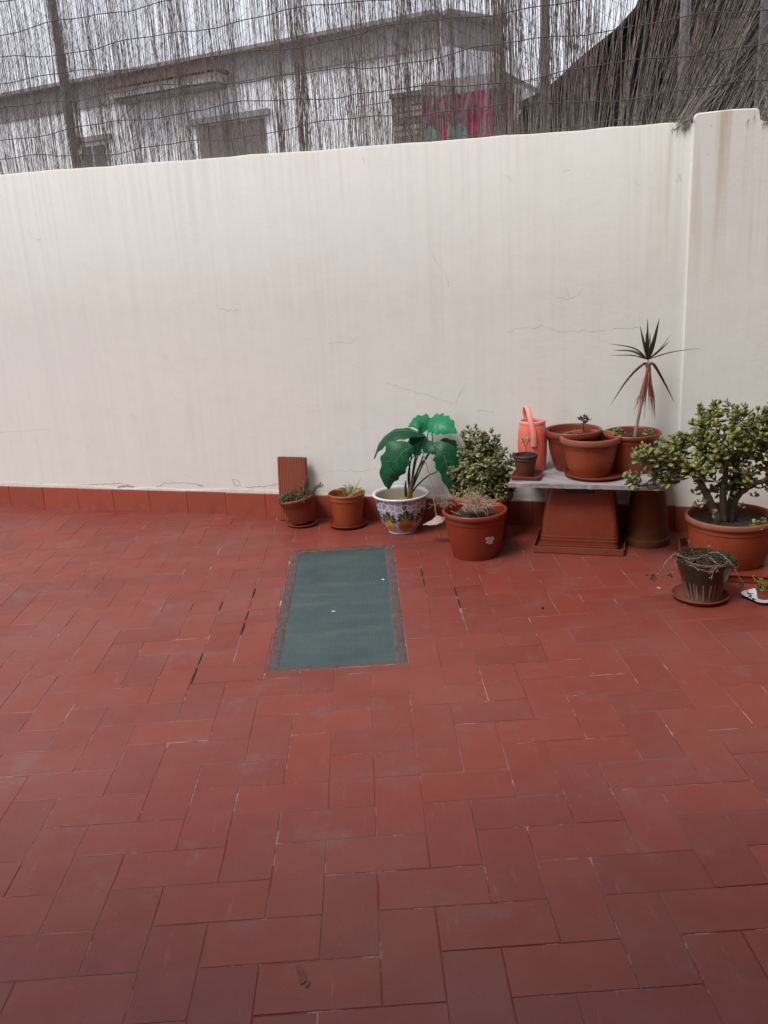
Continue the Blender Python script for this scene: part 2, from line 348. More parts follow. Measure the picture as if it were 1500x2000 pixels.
M['thatch'] = PM('shaded_dark_brown_boards', (.018, .013, .012), (.011, .009, .009), 8, .85, .2, .4, 30, stretch=(8, 8, .4))  # brown boards with the shed's shade put into the colour
M['redtile'] = PM('red_flower_cloth', (.09, .014, .016), (.07, .012, .016), 30, .8, .2, .2)
def mat_cloth():
    t = NT('patterned_cloth'); v = t.coord()
    wv = t.n('ShaderNodeTexWave', wave_type='BANDS', bands_direction='X'); wv.inputs['Scale'].default_value = 1.05; wv.inputs['Distortion'].default_value = 14; wv.inputs['Detail'].default_value = 1; wv.inputs['Detail Scale'].default_value = .8; t.l(v, wv.inputs['Vector'])
    c = t.mix(t.rng(t.noise(v, 3.5, 2), .46, .5), (.28, .012, .066), (.18, .014, .055))
    c = t.mix(t.rng(wv.outputs[1], .90, .94), c, (.22, .15, .2))
    vo = t.n('ShaderNodeTexVoronoi'); vo.inputs['Scale'].default_value = 2.3; vo.inputs['Randomness'].default_value = .5; t.l(t.coord(scale=(1.2, .2, .8)), vo.inputs['Vector'])
    c = t.mix(t.rng(vo.outputs['Distance'], .30, .33, 1, 0), c, (.10, .03, .12))
    c = t.mix(t.rng(vo.outputs['Distance'], .22, .25, 1, 0), c, (.12, .30, .27))
    return t.done(c, .9, .1)
M['cloth'] = mat_cloth()
M['ground'] = PM('earth', (.20, .17, .14), (.15, .13, .11), .6, .95, .1, .3, 6)
M['shade_house'] = PM('shade_house_render', (.38, .28, .21), (.34, .25, .19), 1, .85, .2, .1, 20)  # render of the added unseen house, warm so that it bounces warm light
M['stain'] = PM('orange_stain', (.16, .030, .018), (.19, .038, .026), 60, .5, .4, .1)
M['leaflitter'] = PM('dry_leaf_bit', (.45, .32, .2), (.35, .22, .14), 40, .9, .1, 0)

# ------------------------------------------------------------------ setting: ground, floor
m = MB(); m.box(-250, 250, -250, 250, -3.6, -3.5); tag(m.build('ground', M['ground']), kind='structure')
U = .14; J = .0019
SKX0, SKX1, SKY0, SKY1 = -2.93*U, 1.07*U, 20.42*U, 30.8*U       # skylight opening in the tiles
FX0, FX1, FY0 = -5.2, 4.2, -1.6
def wallclip(poly, off=.004):
    out = []; n = len(poly)
    def sd(p): return (np.array([p[0], p[1], 0])-WA)@WN-off
    for i in range(n):
        a, b = poly[i], poly[(i+1) % n]; da, db = sd(a), sd(b)
        if da >= 0: out.append(a)
        if (da >= 0) != (db >= 0): k = da/(da-db); out.append((a[0]+(b[0]-a[0])*k, a[1]+(b[1]-a[1])*k))
    return out
floor_b = MB()
zt, zb = -.0013, -.2
def slabpoly(b, poly, z1, z0):
    n = len(poly); V = [(x, y, z0) for x, y in poly]+[(x, y, z1) for x, y in poly]
    b.add(V, [tuple(range(n-1, -1, -1)), tuple(range(n, 2*n))]+[(i, (i+1) % n, n+(i+1) % n, n+i) for i in range(n)])
for (x0, x1, y0, y1) in ((FX0, SKX0, FY0, 9), (SKX1, FX1, FY0, 9), (SKX0, SKX1, FY0, SKY0), (SKX0, SKX1, SKY1, 9)):
    slabpoly(floor_b, wallclip([(x0, y0), (x1, y0), (x1, y1), (x0, y1)], -.05), zt, zb)
floor = tag(floor_b.build('floor', M['grout']), kind='structure')
OPEN = {(-4, 26): 0, (-5, 25): 0, (-4, 24): 0, (-4, 23): 0, (-5, 21): 0, (-5, 20): 0, (2, 27): 0, (2, 26): 0, (3, 25): 0, (3, 24): 0}   # joints that gape (lattice x, row)
def prism(poly, ch=.0011, zt_=0., zb_=-.012):
    b = MB(); n = len(poly); P = np.array(poly); c = P.mean(0); r = np.abs(P-c).max(0)
    I = c+(P-c)*(1-ch/np.maximum(r, .01)); V = [(*p, zb_) for p in P]+[(*p, zt_-ch*.7) for p in P]+[(*p, zt_) for p in I]
    F = [tuple(range(2*n, 3*n))]
    for q in (0, n):
        F += [(q+i, q+(i+1) % n, q+n+(i+1) % n, q+n+i) for i in range(n)]
    b.add(V, F); return b
def rect_minus(r, h):
    x0, y0, x1, y1 = r; a0, b0, a1, b1 = h
    if x1 <= a0 or x0 >= a1 or y1 <= b0 or y0 >= b1: return [r]
    o = []
    if x0 < a0: o.append((x0, y0, a0, y1))
    if x1 > a1: o.append((a1, y0, x1, y1))
    m0, m1 = max(x0, a0), min(x1, a1)
    if y0 < b0: o.append((m0, y0, m1, b0))
    if y1 > b1: o.append((m0, b1, m1, y1))
    return o
def proj(P):
    d = np.asarray(P)-CP; q = d@CF; return (750+FPX*(d@CR)/q, 1000+FPX*(d@CD)/q, q)
pieces = []
for i in range(-38, 31):
    for j in range(-12, 46):
        k = (i+j) % 4
        if k == 3: r = (i, j, i+2, j+1)
        elif k == 1: r = (i, j, i+1, j+2)
        else: continue
        e = [J, J, J, J]
        if any((r[0], y) in OPEN for y in range(r[1], r[3])): e[0] = .0055
        if any((r[2], y) in OPEN for y in range(r[1], r[3])): e[2] = .0055
        R4 = (r[0]*U+e[0]+random.gauss(0, .0007), r[1]*U+e[1]+random.gauss(0, .0007), r[2]*U-e[2]+random.gauss(0, .0007), r[3]*U-e[3]+random.gauss(0, .0007))
        if R4[0] < FX0 or R4[2] > FX1 or R4[1] < FY0: continue
        for (x0, y0, x1, y1) in rect_minus(R4, (SKX0-.004, SKY0-.004, SKX1+.004, SKY1+.004)):
            if x1-x0 < .012 or y1-y0 < .012: continue
            poly = wallclip([(x0, y0), (x1, y0), (x1, y1), (x0, y1)])
            if len(poly) < 3: continue
            A = .5*abs(sum(poly[q][0]*poly[(q+1) % len(poly)][1]-poly[(q+1) % len(poly)][0]*poly[q][1] for q in range(len(poly))))
            if A < 2e-4: continue
            pr = [proj((x, y, 0)) for x, y in poly]
            vis = any(0 <= u <= 1500 and 0 <= v <= 2000 and q > .1 for u, v, q in pr)
            area = 0
            if vis: area = .5*abs(sum(pr[q][0]*pr[(q+1) % len(pr)][1]-pr[(q+1) % len(pr)][0]*pr[q][1] for q in range(len(pr))))
            pieces.append((area, poly))
pieces.sort(key=lambda t: -t[0])
rest = MB()
for k, (ar, poly) in enumerate(pieces):
    c = np.mean(poly, 0); dz = random.gauss(0, .0003); tx, ty = random.gauss(0, .0016), random.gauss(0, .0016)
    if k < 300 and ar > 0:
        o = prism([(x-c[0], y-c[1]) for x, y in poly]).build('floor_tile', M['tile'], floor)
        o.location = (c[0], c[1], dz); o.rotation_euler = (tx, ty, random.gauss(0, .0016))
    else:
        b = prism(poly); rest.add(np.concatenate(b.v)+np.array([0, 0, dz]), b.f)
for (u, v, L, a_, dz) in ((586, 1895, .016, 1.9, 0), (592, 1912, .017, 1.4, .0006), (601, 1923, .009, 1.2, .0012)):
    P = GZ(u, v); b = MB(); n = 14; b.add([(0, 0, 0)]+[(L*(.9+.3*random.random())*math.cos(q*2*PI/n), L*.42*(.8+.4*random.random())*math.sin(q*2*PI/n), 0) for q in range(n)], [(0, 1+q, 1+(q+1) % n) for q in range(n)])
    o = b.build('stain', M['stain'], floor); o.location = (P[0], P[1], .0016+dz); o.rotation_euler = (0, 0, a_)
tag(rest.build('floor_tiling', M['tile'], floor), kind='stuff')
# black earth showing in the gaping joints
for (x, y) in OPEN:
    b = MB(); n = 9; L = [(x*U+random.gauss(0, .0009), (y+.04+.92*q/(n-1))*U, -.0024) for q in range(n)]
    b.tube(L, [.0048*(.55+.45*math.sin(PI*q/(n-1)))+random.random()*.001 for q in range(n)], 5); b.build('open_joint', M['dirt'], floor)

# ------------------------------------------------------------------ garden wall
wall = empty('garden_wall', 'cream plastered garden wall with red skirting tiles at its foot', 'wall', 0, 0, 0)
def wtop(s): return 2.178-.0195*(s-.49)
b = MB(); ss = np.concatenate([np.linspace(-3.2, 4.575, 60)]); prof = []
for s in ss:
    zt_ = wtop(s)+.0022*math.sin(s*9.1)+.0015*math.sin(s*23)+random.gauss(0, .0008)
    prof.append([(s, .2, -.3), (s, .0, -.3), (s, 0, .0), (s, 0, .6), (s, 0.0, 1.3), (s, 0, zt_-.012), (s, .004, zt_-.003), (s, .013, zt_), (s, .19, zt_+.004), (s, .2, zt_-.01), (s, .2, -.3)])
b.grid(prof); k = len(prof[0])
b.f.append(tuple(range(k-1))); b.m.append(0); b.f.append(tuple(range(b.n-2, b.n-k-1, -1))); b.m.append(0)
b.build('plaster_face', M['plaster'], wall, True, 35)
ol = [(4.575, -.3), (6.2, -.3), (6.2, 2.07), (4.888, 2.066), (4.876, 2.078), (4.868, 2.118), (4.857, 2.127), (4.75, 2.133), (4.60, 2.131), (4.583, 2.126), (4.575, 2.114)]; b = MB(); n = len(ol); y0_ = -.014
cc = np.array([5.3, 1.]); V = [(x+(.006 if x < 4.6 else 0), y0_, z-(.006 if z > 1 else 0)) for x, z in ol]+[(x, y0_+.006, z) for x, z in ol]+[(x, .2, z) for x, z in ol]
b.add(V, [tuple(range(n))]+[(q+i, q+n+i, q+n+(i+1) % n, q+(i+1) % n) for q in (0, n) for i in range(n)]); b.build('pillar', M['plaster'], wall)
# skirting tiles, each a piece
s = -3.0; kk = 0
while s < 6.1:
    Lt = .283; off = 0.
    if s+Lt > 4.575 and s < 4.56: Lt = 4.575-s
    if s >= 4.56 and s < 4.86: off = .014; Lt = min(Lt, 4.868-s+.02)
    elif s >= 4.86: off = .014
    hh = .147+random.gauss(0, .0018); th = .011+random.random()*.002
    b = MB(); b.cbox(0, Lt-.0012, -th, 0, 0, hh, .0018); o = b.build('skirting_tile', M['skirt'], wall); o.location = (s, -off, -.001); o.rotation_euler = (random.gauss(0, .006), random.gauss(0, .002), 0)
    s += Lt; kk += 1
# rough strip of newer plaster above the skirting
def strip(s0, s1, n, hf, th, name, mat, z0=.146):
    b = MB(); G_ = []
    for s in np.linspace(s0, s1, n):
        h = hf(s); G_.append([(s, 0.002, z0), (s, -th, z0), (s, -th*.8, z0+h*.6), (s, -.0006, z0+h), (s, .002, z0+h)])
    b.grid(G_); return b.build(name, mat, wall)
strip(-1.2, 2.31, 160, lambda s: .022+.008*math.sin(s*3.1+1)+.005*math.sin(s*11)+random.gauss(0, .0016), .004, 'plaster_repair', M['patch'])
strip(2.44, 4.5, 90, lambda s: .016+.006*math.sin(s*4.1)+.004*math.sin(s*13)+random.gauss(0, .0016), .003, 'plaster_repair', M['patch'])
def crack(pts, wd=.0011, jit=.004, mat='crack', n=None):
    P = np.array([PX(u, v, 0) for u, v in pts]); P = np.stack([P[:, 0], np.full(len(P), -.0003), P[:, 2]], 1)
    L = np.linalg.norm(np.diff(P, axis=0), axis=1).sum(); n = n or max(6, int(L/.014))
    cum = np.r_[0, np.cumsum(np.linalg.norm(np.diff(P, axis=0), axis=1))]; t = np.linspace(0, cum[-1], n)
    Q = np.stack([np.interp(t, cum, P[:, i]) for i in range(3)], 1); Q[1:-1, 0] += np.random.normal(0, jit*.5, n-2); Q[1:-1, 2] += np.random.normal(0, jit*.5, n-2)
    b = MB(); b.tube(Q, [wd*(.3+.7*random.random()) for _ in range(n)], 4); b.build('crack', M[mat], wall)
for pts in [[(990, 648), (1030, 640), (1060, 638), (1095, 648), (1180, 645)], [(1195, 643), (1235, 640), (1260, 642)], [(1085, 580), (1110, 584), (1130, 577), (1140, 562)], [(1105, 557), (1110, 582)],
            [(1410, 640), (1440, 635), (1465, 642), (1500, 640)], [(755, 748), (800, 762), (840, 773), (880, 787), (892, 788)], [(892, 787), (900, 765), (912, 748)],
            [(845, 498), (858, 522), (872, 535), (877, 560)], [(0, 845), (40, 842), (95, 838)], [(615, 930), (650, 918), (690, 920), (750, 918)],
            [(420, 592), (430, 603), (468, 608)], [(640, 670), (693, 669), (695, 658)], [(705, 305), (713, 320)], [(1325, 340), (1333, 357)], [(1318, 357), (1330, 340)],
            [(1240, 350), (1248, 362)], [(930, 800), (965, 806)], [(1350, 285), (1400, 283)], [(55, 450), (65, 465), (80, 468)],
            [(985, 340), (1000, 352)], [(1100, 336), (1112, 330)], [(1445, 287), (1500, 290)]]:
    crack(pts, .00055, .009)
for pts in [[(0, 943), (60, 945), (120, 948), (190, 946), (240, 944)], [(305, 952), (320, 944), (345, 942), (380, 944), (398, 949)], [(230, 951), (245, 946), (260, 950)], [(455, 936), (468, 940), (470, 948), (458, 950), (455, 936)], [(480, 951), (520, 950), (545, 944)]]:
    crack(pts, .0016, .006)
crack([(229, 952), (246, 949), (262, 951)], .004, .003); crack([(385, 947), (397, 949)], .0035, .002)

# ------------------------------------------------------------------ skylight
skl = empty('floor_skylight', 'green ribbed glass skylight panel let into the red tiled floor', 'skylight', loc=(SKX0, SKY0, 0), wallrot=False)
SWd, SHt = SKX1-SKX0, SKY1-SKY0
bl, br, bb_, bt = .042, .046, .034, .034
b = MB(); n = 66*4; xs = np.linspace(bl-.004, SWd-br+.004, n+1); G_ = []
for y in np.linspace(bb_-.004, SHt-bt+.004, 3): G_.append([(x, y, -.0058+.0016*abs(math.sin(PI*66*k/n))) for k, x in enumerate(xs)])
b.grid(G_); b.build('glass_pane', M['glass'], skl, True)
b = MB(); b.box(0, SWd, 0, SHt, -.06, -.012); b.build('glass_bed', M['mortar'], skl)
def border(x0, x1, y0, y1, nx, ny):
    b = MB(); G_ = []
    for y in np.linspace(y0, y1, ny):
        row = []
        for x in np.linspace(x0, x1, nx):
            inner = (x in (x0, x1) or y in (y0, y1)); row.append((x+random.gauss(0, .0012), y+random.gauss(0, .0012), (-.0012 if not inner else -.004)+random.gauss(0, .0007)))
        G_.append(row)
    b.grid(G_); b.build('mortar_border', M['mortar'], skl, True)
border(-.003, bl, 0, SHt, 6, 60); border(SWd-br, SWd+.003, 0, SHt, 6, 60); border(bl, SWd-br, -.003, bb_, 30, 4); border(bl, SWd-br, SHt-bt, SHt+.003, 30, 4)
P = GZ(651, 1192); b = MB(); b.lathe([(.007, 0), (.006, .0008), (.001, .0014)], 10, wob=.3); o = b.build('bird_dropping', M['patch'], skl); o.location = (P[0]-SKX0, P[1]-SKY0, -.0046)
P = GZ(748, 1130); b = MB(); b.lathe([(.006, 0), (.005, .0008), (.001, .0014)], 10, 1.6, wob=.3); o = b.build('bird_dropping', M['patch'], skl); o.location = (P[0]-SKX0, P[1]-SKY0, -.0046)

# ------------------------------------------------------------------ pots
def potbody(root, rb, rt, h, mat, rimmat=None, rim_h=.03, over=.010, soil=.03, th=.005, band=True, wob=.004, soilmat='soil', seg=44, bulge=0.):
    r1 = rt-over
    def rr(z): t = z/(h-rim_h); return rb+(r1-over*.3-rb)*t+bulge*math.sin(PI*min(1, t))
    b = MB(); pr = [(rb*.9, 0), (rb*.985, .0), (rb, .004)]
    for t in (.2, .4, .6): pr.append((rr(t*(h-rim_h)), t*(h-rim_h)))
    zb_ = (h-rim_h)*.86
    if band: pr += [(rr(zb_), zb_), (rr(zb_)+.0035, zb_+.003), (rr(h-rim_h)+.003, h-rim_h)]
    else: pr += [(rr(h-rim_h), h-rim_h)]
    ins = h-soil-.02
    pr += [(rr(h-rim_h), h-rim_h+.006), (r1-th, h-rim_h*.5), (max(rb*.6, rr(min(ins, h-rim_h))-th), ins), (rb*.2, ins-.01)]
    b.lathe(pr, seg, wob=wob); p = b.build('pot', mat, root, True, 40)
    b = MB(); zr = h-rim_h
    b.lathe([(r1-th, zr+.004), (rt-.004, zr), (rt-.001, zr+.003), (rt, zr+rim_h*.35), (rt, h-.006), (rt-.0025, h-.0015), (rt-.006, h), (r1-.002, h-.002), (r1-th, h-.008), (r1-th, zr)], seg, cap0=False, wob=wob)
    b.build('rim', rimmat or mat, root, True, 50)
    # soil, uneven
    b = MB(); zs = h-soil; R0 = rr(min(zs, h-rim_h))-th*.6; V = [(0, 0, zs+.004)]; F = []; rings = 7
    for q in range(1, rings+1):
        for k in range(24):
            a = 2*PI*k/24; V.append((R0*q/rings*math.cos(a), R0*q/rings*math.sin(a), zs+random.gauss(0, .003)))
    for k in range(24): F.append((0, 1+k, 1+(k+1) % 24))
    for q in range(rings-1):
        for k in range(24): F.append((1+q*24+k, 1+q*24+(k+1) % 24, 1+(q+1)*24+(k+1) % 24, 1+(q+1)*24+k))
    b.add(V, F); b.build('soil', M[soilmat], root, True)
    return p
def saucer(name, label, s, w_, r, h, mat, z=0., r0=None, cat='saucer', group=None):
    o = empty(name, label, cat, s, w_, z, group=group); r0 = r0 or r*.86; b = MB()
    b.lathe([(r0*.95, 0), (r0, .001), (r-.002, h*.75), (r, h*.9), (r-.001, h), (r-.004, h), (r-.006, h*.85), (r0-.003, .006), (r0*.7, .005), (r0*.66, .007), (r0*.6, .0045), (.001, .0045)], 44, wob=.004)
    b.build('dish', mat, o, True, 40); return o
def leafmesh(name, mat, L=.03, W=.02, T=.006, cup=.0, dens=5):
    """thick obovate leaf along +x, face up +z"""
    ts = [0, .22, .5, .75, .92, 1.]; ws = [.16, .5, .92, 1., .62, .12]; V = []; F = []
    for t, q in zip(ts, ws):
        x = L*t; hw = W*.5*q; th = T*.5*min(1, q+.15); z = cup*L*t*t
        V += [(x, -hw, z+hw*.25), (x, 0, z+th*.8), (x, hw, z+hw*.25), (x, 0, z-th)]
    for i in range(len(ts)-1):
        for k in range(4): F.append((i*4+k, i*4+(k+1) % 4, i*4+4+(k+1) % 4, i*4+4+k))
    F += [(3, 2, 1, 0), tuple(len(V)-4+k for k in range(4))]
    b = MB(); b.add(V, F); return b.mesh(name, mat, True), np.array(V), F
def frame(x, up):
    x = nrm(x); y = nrm(np.cross(up, x)); z = np.cross(x, y); return np.stack([x, y, z], 1)
def rosette(tip, axis, pairs=3, L=.03, spread=(70, 25), stem=.022, jit=.25, per=2):
    """matrices (pos, R3x3, scale) of leaves in opposite pairs around a shoot tip"""
    axis = nrm(axis); a = nrm(np.cross(axis, [.3, .5, .8])); b_ = np.cross(axis, a); out = []; ph = random.random()*PI
    for k in range(pairs):
        f = k/max(1, pairs-1); base = tip-axis*stem*(1-f); el = math.radians(spread[0]+(spread[1]-spread[0])*f)
        for q in range(per):
            an = ph+k*PI/per+q*2*PI/per+random.gauss(0, jit); rad = a*math.cos(an)+b_*math.sin(an)
            e2 = el+random.gauss(0, jit*.6); d = axis*math.cos(e2)+rad*math.sin(e2)
            up = axis*math.sin(e2)-rad*math.cos(e2)
            out.append((base+rad*.002, frame(d, up), (1-.35*f)*(.8+.4*random.random())*L))
    return out
def place_leaf(me, root, pos, R3, sca, name='leaf', unit=.03):
    o = link(name, me, root); k = sca/unit
    o.matrix_basis = Matrix([[R3[0][0]*k, R3[0][1]*k, R3[0][2]*k, pos[0]], [R3[1][0]*k, R3[1][1]*k, R3[1][2]*k, pos[1]], [R3[2][0]*k, R3[2][1]*k, R3[2][2]*k, pos[2]], [0, 0, 0, 1]])
    return o
def bake(b, V, F, pos, R3, sca, unit=.03): b.add((V*(sca/unit))@np.asarray(R3).T+np.asarray(pos), F)
def LOC(root):
    """function: photo pixel + w -> point in the frame of a thing standing at (s,w,z)"""
    s0, w0, z0 = root
    def f(u, v, w_=None): q = PX(u, v, w0 if w_ is None else w_); return np.array([q[0]-s0, -(q[1]-w0), q[2]-z0])
    return f
def grow(trunks, tips, rmin=.0022, rmul=1.0, droop=0.):
    """trunks: list of (pts, radii). joins every tip to the nearest wood already grown; returns tube list and tip axes"""
    nodes = []; tubes = []
    for pts, rad in trunks:
        n = max(8, len(pts)*4); Q = spline(pts, n); R_ = np.interp(np.linspace(0, 1, n), np.linspace(0, 1, len(rad)), rad)
        Q[1:-1] += np.random.normal(0, .0025, (n-2, 3)); tubes.append((Q, R_)); nodes += [(q, r) for q, r in zip(Q[n//4:], R_[n//4:])]
    tips = list(tips); allp = np.array([q for q, _ in nodes]); allr = [r for _, r in nodes]; axes = []
    order = sorted(range(len(tips)), key=lambda i: min(np.linalg.norm(allp-tips[i], axis=1)))
    res = [None]*len(tips)
    for i in order:
        t = np.asarray(tips[i]); d = np.linalg.norm(allp-t, axis=1)+np.maximum(0, allp[:, 2]-t[2]+.01)*1.5; k = int(np.argmin(d)); p = allp[k]
        mid = p+(t-p)*.5+np.array([0, 0, -.12])*np.linalg.norm(t-p)+np.random.normal(0, .006, 3); Q = spline([p, mid, t], 7)
        r0 = min(allr[k]*.75, .0055*rmul); R_ = np.linspace(max(r0, rmin), rmin, 7); tubes.append((Q, R_))
        allp = np.vstack([allp, Q[2:]]); allr += list(R_[2:]); res[i] = nrm(nrm(Q[-1]-Q[-3])+np.array([0, 0, .6]))
    return tubes, res
def tubemesh(tubes, name, mat, root, sides=5):
    b = MB()
    for Q, R_ in tubes: b.tube(Q, R_, sides, True)
    return b.build(name, mat, root, True)
JL, JV, JF = leafmesh('jade_leaf_mesh', M['jade'], .03, .024, .006, .12)
JL2, _, _ = leafmesh('jade_leaf_mesh_b', M['jade'], .03, .022, .006, -.1)
JLy, _, _ = leafmesh('jade_leaf_mesh_c', M['jade_y'], .03, .02, .006, .1)

# --- hollow brick
br_ = empty('hollow_brick', 'ribbed terracotta hollow brick standing upright against the wall', 'brick', 2.315, .066, 0)
b = MB(); W_, H_, T_ = .186, .398, .04; pr = [(-W_/2, 0)]
for k in range(12):
    x0 = -W_/2+.006+k*(W_-.012)/12; x1 = x0+(W_-.012)/12; pr += [(x0, -T_), (x1-.0045, -T_), (x1-.004, -T_+.0028), (x1-.0004, -T_+.0028)]
pr += [(W_/2, -T_+.004), (W_/2, 0)]; n = len(pr)
V = [(x, y, z) for z in (0, H_) for x, y in pr]; F = [tuple(range(n)), tuple(range(2*n-1, n-1, -1))]+[(i+n, (i+1) % n+n, (i+1) % n, i) for i in range(n)]
b.add(V, F); o = b.build('brick_body', M['brick'], br_); o.rotation_euler = (-.085, .012, 0)
for k in range(3):
    b = MB(); b.box(-W_/2+.012+k*.056, -W_/2+.056+k*.056, -.031, -.009, H_-.02, H_+.0006); q = b.build('cavity_shade', M['dirt'], br_); q.rotation_euler = (-.085, .012, 0)  # dark boxes stand in for the shade inside the brick's hollows

# --- small tilted pot with trailing succulents
saucer('plant_saucer', 'small faded round saucer under the tilted succulent pot', 2.40, .15, .101, .018, M['saucer'], r0=.085)
pt = empty('potted_succulent', 'small tilted terracotta pot of trailing succulents beside the hollow brick', 'potted plant', 2.402, .146, .0185)
pt.rotation_euler = (0.05, -.17, ANG); pt.location.z += .006
potbody(pt, .077, .118, .158, M['terra_dark'], M['saucer'], .016, .006, .012)
SL, SV, SF = leafmesh('succulent_leaf_mesh', M['succ'], .014, .007, .004, .1)
def sprigs(root, specs, leafmat, stemmat, L=.014, sp=.009, r=.0018, name=('stems', 'leaves'), out=.7):
    sb = MB(); lb = MB()
    for pts in specs:
        pts = np.asarray(pts, float); ln = np.linalg.norm(np.diff(pts, axis=0), axis=1).sum(); n = max(6, int(ln/sp)); Q = spline(pts, n); Q[1:] += np.random.normal(0, .0015, (n-1, 3))
        sb.tube(Q, np.linspace(r, r*.6, n), 5)
        for i in range(1, n):
            T = nrm(Q[i]-Q[i-1]); a = nrm(np.cross(T, [.2, .4, .9])); b2 = np.cross(T, a); an = i*2.4
            for q in range(2):
                rad = a*math.cos(an+q*PI)+b2*math.sin(an+q*PI); d = nrm(T*(.4+random.random()*.5)+rad*out)
                if random.random() < .9: bake(lb, SV, SF, Q[i], frame(d, T-rad*.4), L*(.6+.7*random.random()), .014)
    sb.build(name[0], stemmat, root, True); o = lb.build(name[1], leafmat, root, True); tag(o, kind='stuff'); return o
f = LOC((2.402, .146, .0185)); zz = .152; spc = []
for k in range(26):
    a = random.random()*2*PI; r0 = .02+.05*random.random(); r1 = .085+.035*random.random(); p = np.array([r0*math.cos(a), r0*math.sin(a), zz-.004])
    e = np.array([r1*math.cos(a), r1*math.sin(a), zz+random.uniform(-.012, .02)]); spc.append([p, (p+e)/2+[0, 0, .018], e])
for tipz in ((612, 945, .16), (618, 940, .13), (600, 955, .2)):
    e = f(*tipz); p = np.array([e[0]*.5, -.01, zz]); spc.append([p, (p+e)/2+[.01, 0, .01], e])
for tipz in ((638, 955, .2), (642, 958, .14), (552, 972, .2), (556, 975, .25)):
    e = f(*tipz); p = np.array([e[0]*.55, -.01, zz]); spc.append([p, (p+e)/2+[0, 0, .008], e])
sprigs(pt, spc, M['succ'], M['succ_dark'], .016, .010)

# --- pot with spider plant
saucer('plant_saucer', 'dark round saucer under the spider plant pot', 2.692, .135, .118, .022, M['terra_dark'], r0=.1)
pt = empty('potted_spider_plant', 'terracotta pot holding a small striped spider plant', 'potted plant', 2.692, .131, .0045)
potbody(pt, .083, .112, .203, M['terra'], M['terra'], .018, .005, .042)
def blade(b, path, wid, side=None, fold=.25, n=12, nv=5, mats=None):
    Q = spline(path, n); T = np.gradient(Q, axis=0); G_ = []
    for i in range(n):
        t = i/(n-1); tg = nrm(T[i]); sd = nrm(np.cross(tg, side if side is not None else np.array([0, -1, .3]))); nr = np.cross(sd, tg); hw = wid*(min(1, .45+t*2.2))*(1-t**2.2)+.0004
        G_.append([Q[i]+sd*hw*u-nr*fold*hw*abs(u) for u in np.linspace(-1, 1, nv)])
    G_ = np.array(G_)
    if mats is None: b.grid(G_)
    else:
        for j in range(nv-1): b.cur = mats[j]; b.grid(G_[:, j:j+2])
f = LOC((2.692, .131, .0045))
for (u, v, ww, mu, mv) in [(707, 930, .06, 698, 945), (702, 938, .12, 694, 950), (668, 948, .12, 675, 950), (661, 953, .16, 672, 955), (679, 940, .1, 682, 950), (672, 944, .05, 679, 952), (709, 951, .2, 699, 955), (654, 958, .15, 668, 957), (690, 947, .17, 688, 953), (716, 960, .1, 702, 957), (684, 945, .14, 685, 952)]:
    b = MB(); p0 = np.array([random.gauss(-.002, .006), random.gauss(0, .006), .162]); e = f(u, v, ww); mid = f(mu, mv, (.131+ww)/2)
    blade(b, [p0, mid, e], .0052, np.array([random.gauss(0, .5), -1, .4]), .5, 12, 5, (0, 1, 1, 0)); b.build('leaf', [M['spid_g'], M['spid_c']], pt, True)

# --- painted ceramic pot with big green leaves
CS, CWp = 3.05, .19
pt = empty('potted_alocasia', 'big glossy green leaved plant in a painted white and violet ceramic pot', 'potted plant', CS, CWp, 0)
cprof = [(.070, 0), (.079, .0), (.083, .006), (.084, .012), (.098, .028), (.118, .058), (.134, .10), (.144, .145), (.149, .19), (.151, .214)]
b = MB(); b.lathe(cprof, 56); cp = b.build('pot', M['honey'], pt, True, 60)
b = MB(); b.lathe([(.149, .212), (.160, .217), (.166, .223), (.1665, .2285), (.163, .232), (.153, .231), (.147, .224), (.147, .212)], 56, cap0=False); b.build('rim', M['white_glaze'], pt, True)
b = MB(); b.lathe([(.1475, .214), (.138, .18), (.134, .14), (.122, .1), (.05, .095)], 56, cap0=False, cap1=True); b.build('inner_glaze', M['beige_in'], pt, True)
b = MB(); b.lathe([(.0795, -.0), (.0842, .0005), (.0852, .005), (.0846, .0115)], 56, cap0=False); b.build('foot_ring', M['white_glaze'], pt, True)
b = MB(); b.lathe([(.126, .105), (.12, .106), (.07, .107), (.01, .108)], 24, cap1=True, cap0=False, wob=.01); b.build('soil', M['soil'], pt, True)
def cr(z): zs_ = [q[1] for q in cprof[2:]]; rs_ = [q[0] for q in cprof[2:]]; return float(np.interp(z, zs_, rs_))
def decal(outline, a0, z0, name, mat, lift=.0008, parent=cp, rings=4):
    """outline in metres (x along the surface, z up) wrapped on the pot around angle a0"""
    P = np.array(outline); n = len(P); V = []; F = []
    def pt3(x, z):
        z_ = z0+z; r = cr(z_)+lift; a = a0+x/cr(z_); return (r*math.cos(a), r*math.sin(a), z_)
    c = P.mean(0); V.append(pt3(*c))
    for q in range(1, rings+1):
        for x, z in c+(P-c)*q/rings: V.append(pt3(x, z))
    for k in range(n): F.append((0, 1+k, 1+(k+1) % n))
    for q in range(rings-1):
        for k in range(n): F.append((1+q*n+k, 1+(q+1)*n+k, 1+(q+1)*n+(k+1) % n, 1+q*n+(k+1) % n))
    b = MB(); b.add(V, F); return b.build(name, mat, parent, True)
def leafout(L, W, ang, n=7):
    L1 = [(L*t, W*.5*math.sin(PI*t**.8)*(1+.12*math.sin(t*22))) for t in np.linspace(0, 1, n)]; P = L1+[(x, -y) for x, y in L1[-2:0:-1]]
    c, s = math.cos(ang), math.sin(ang); return [(x*c-y*s, x*s+y*c) for x, y in P]
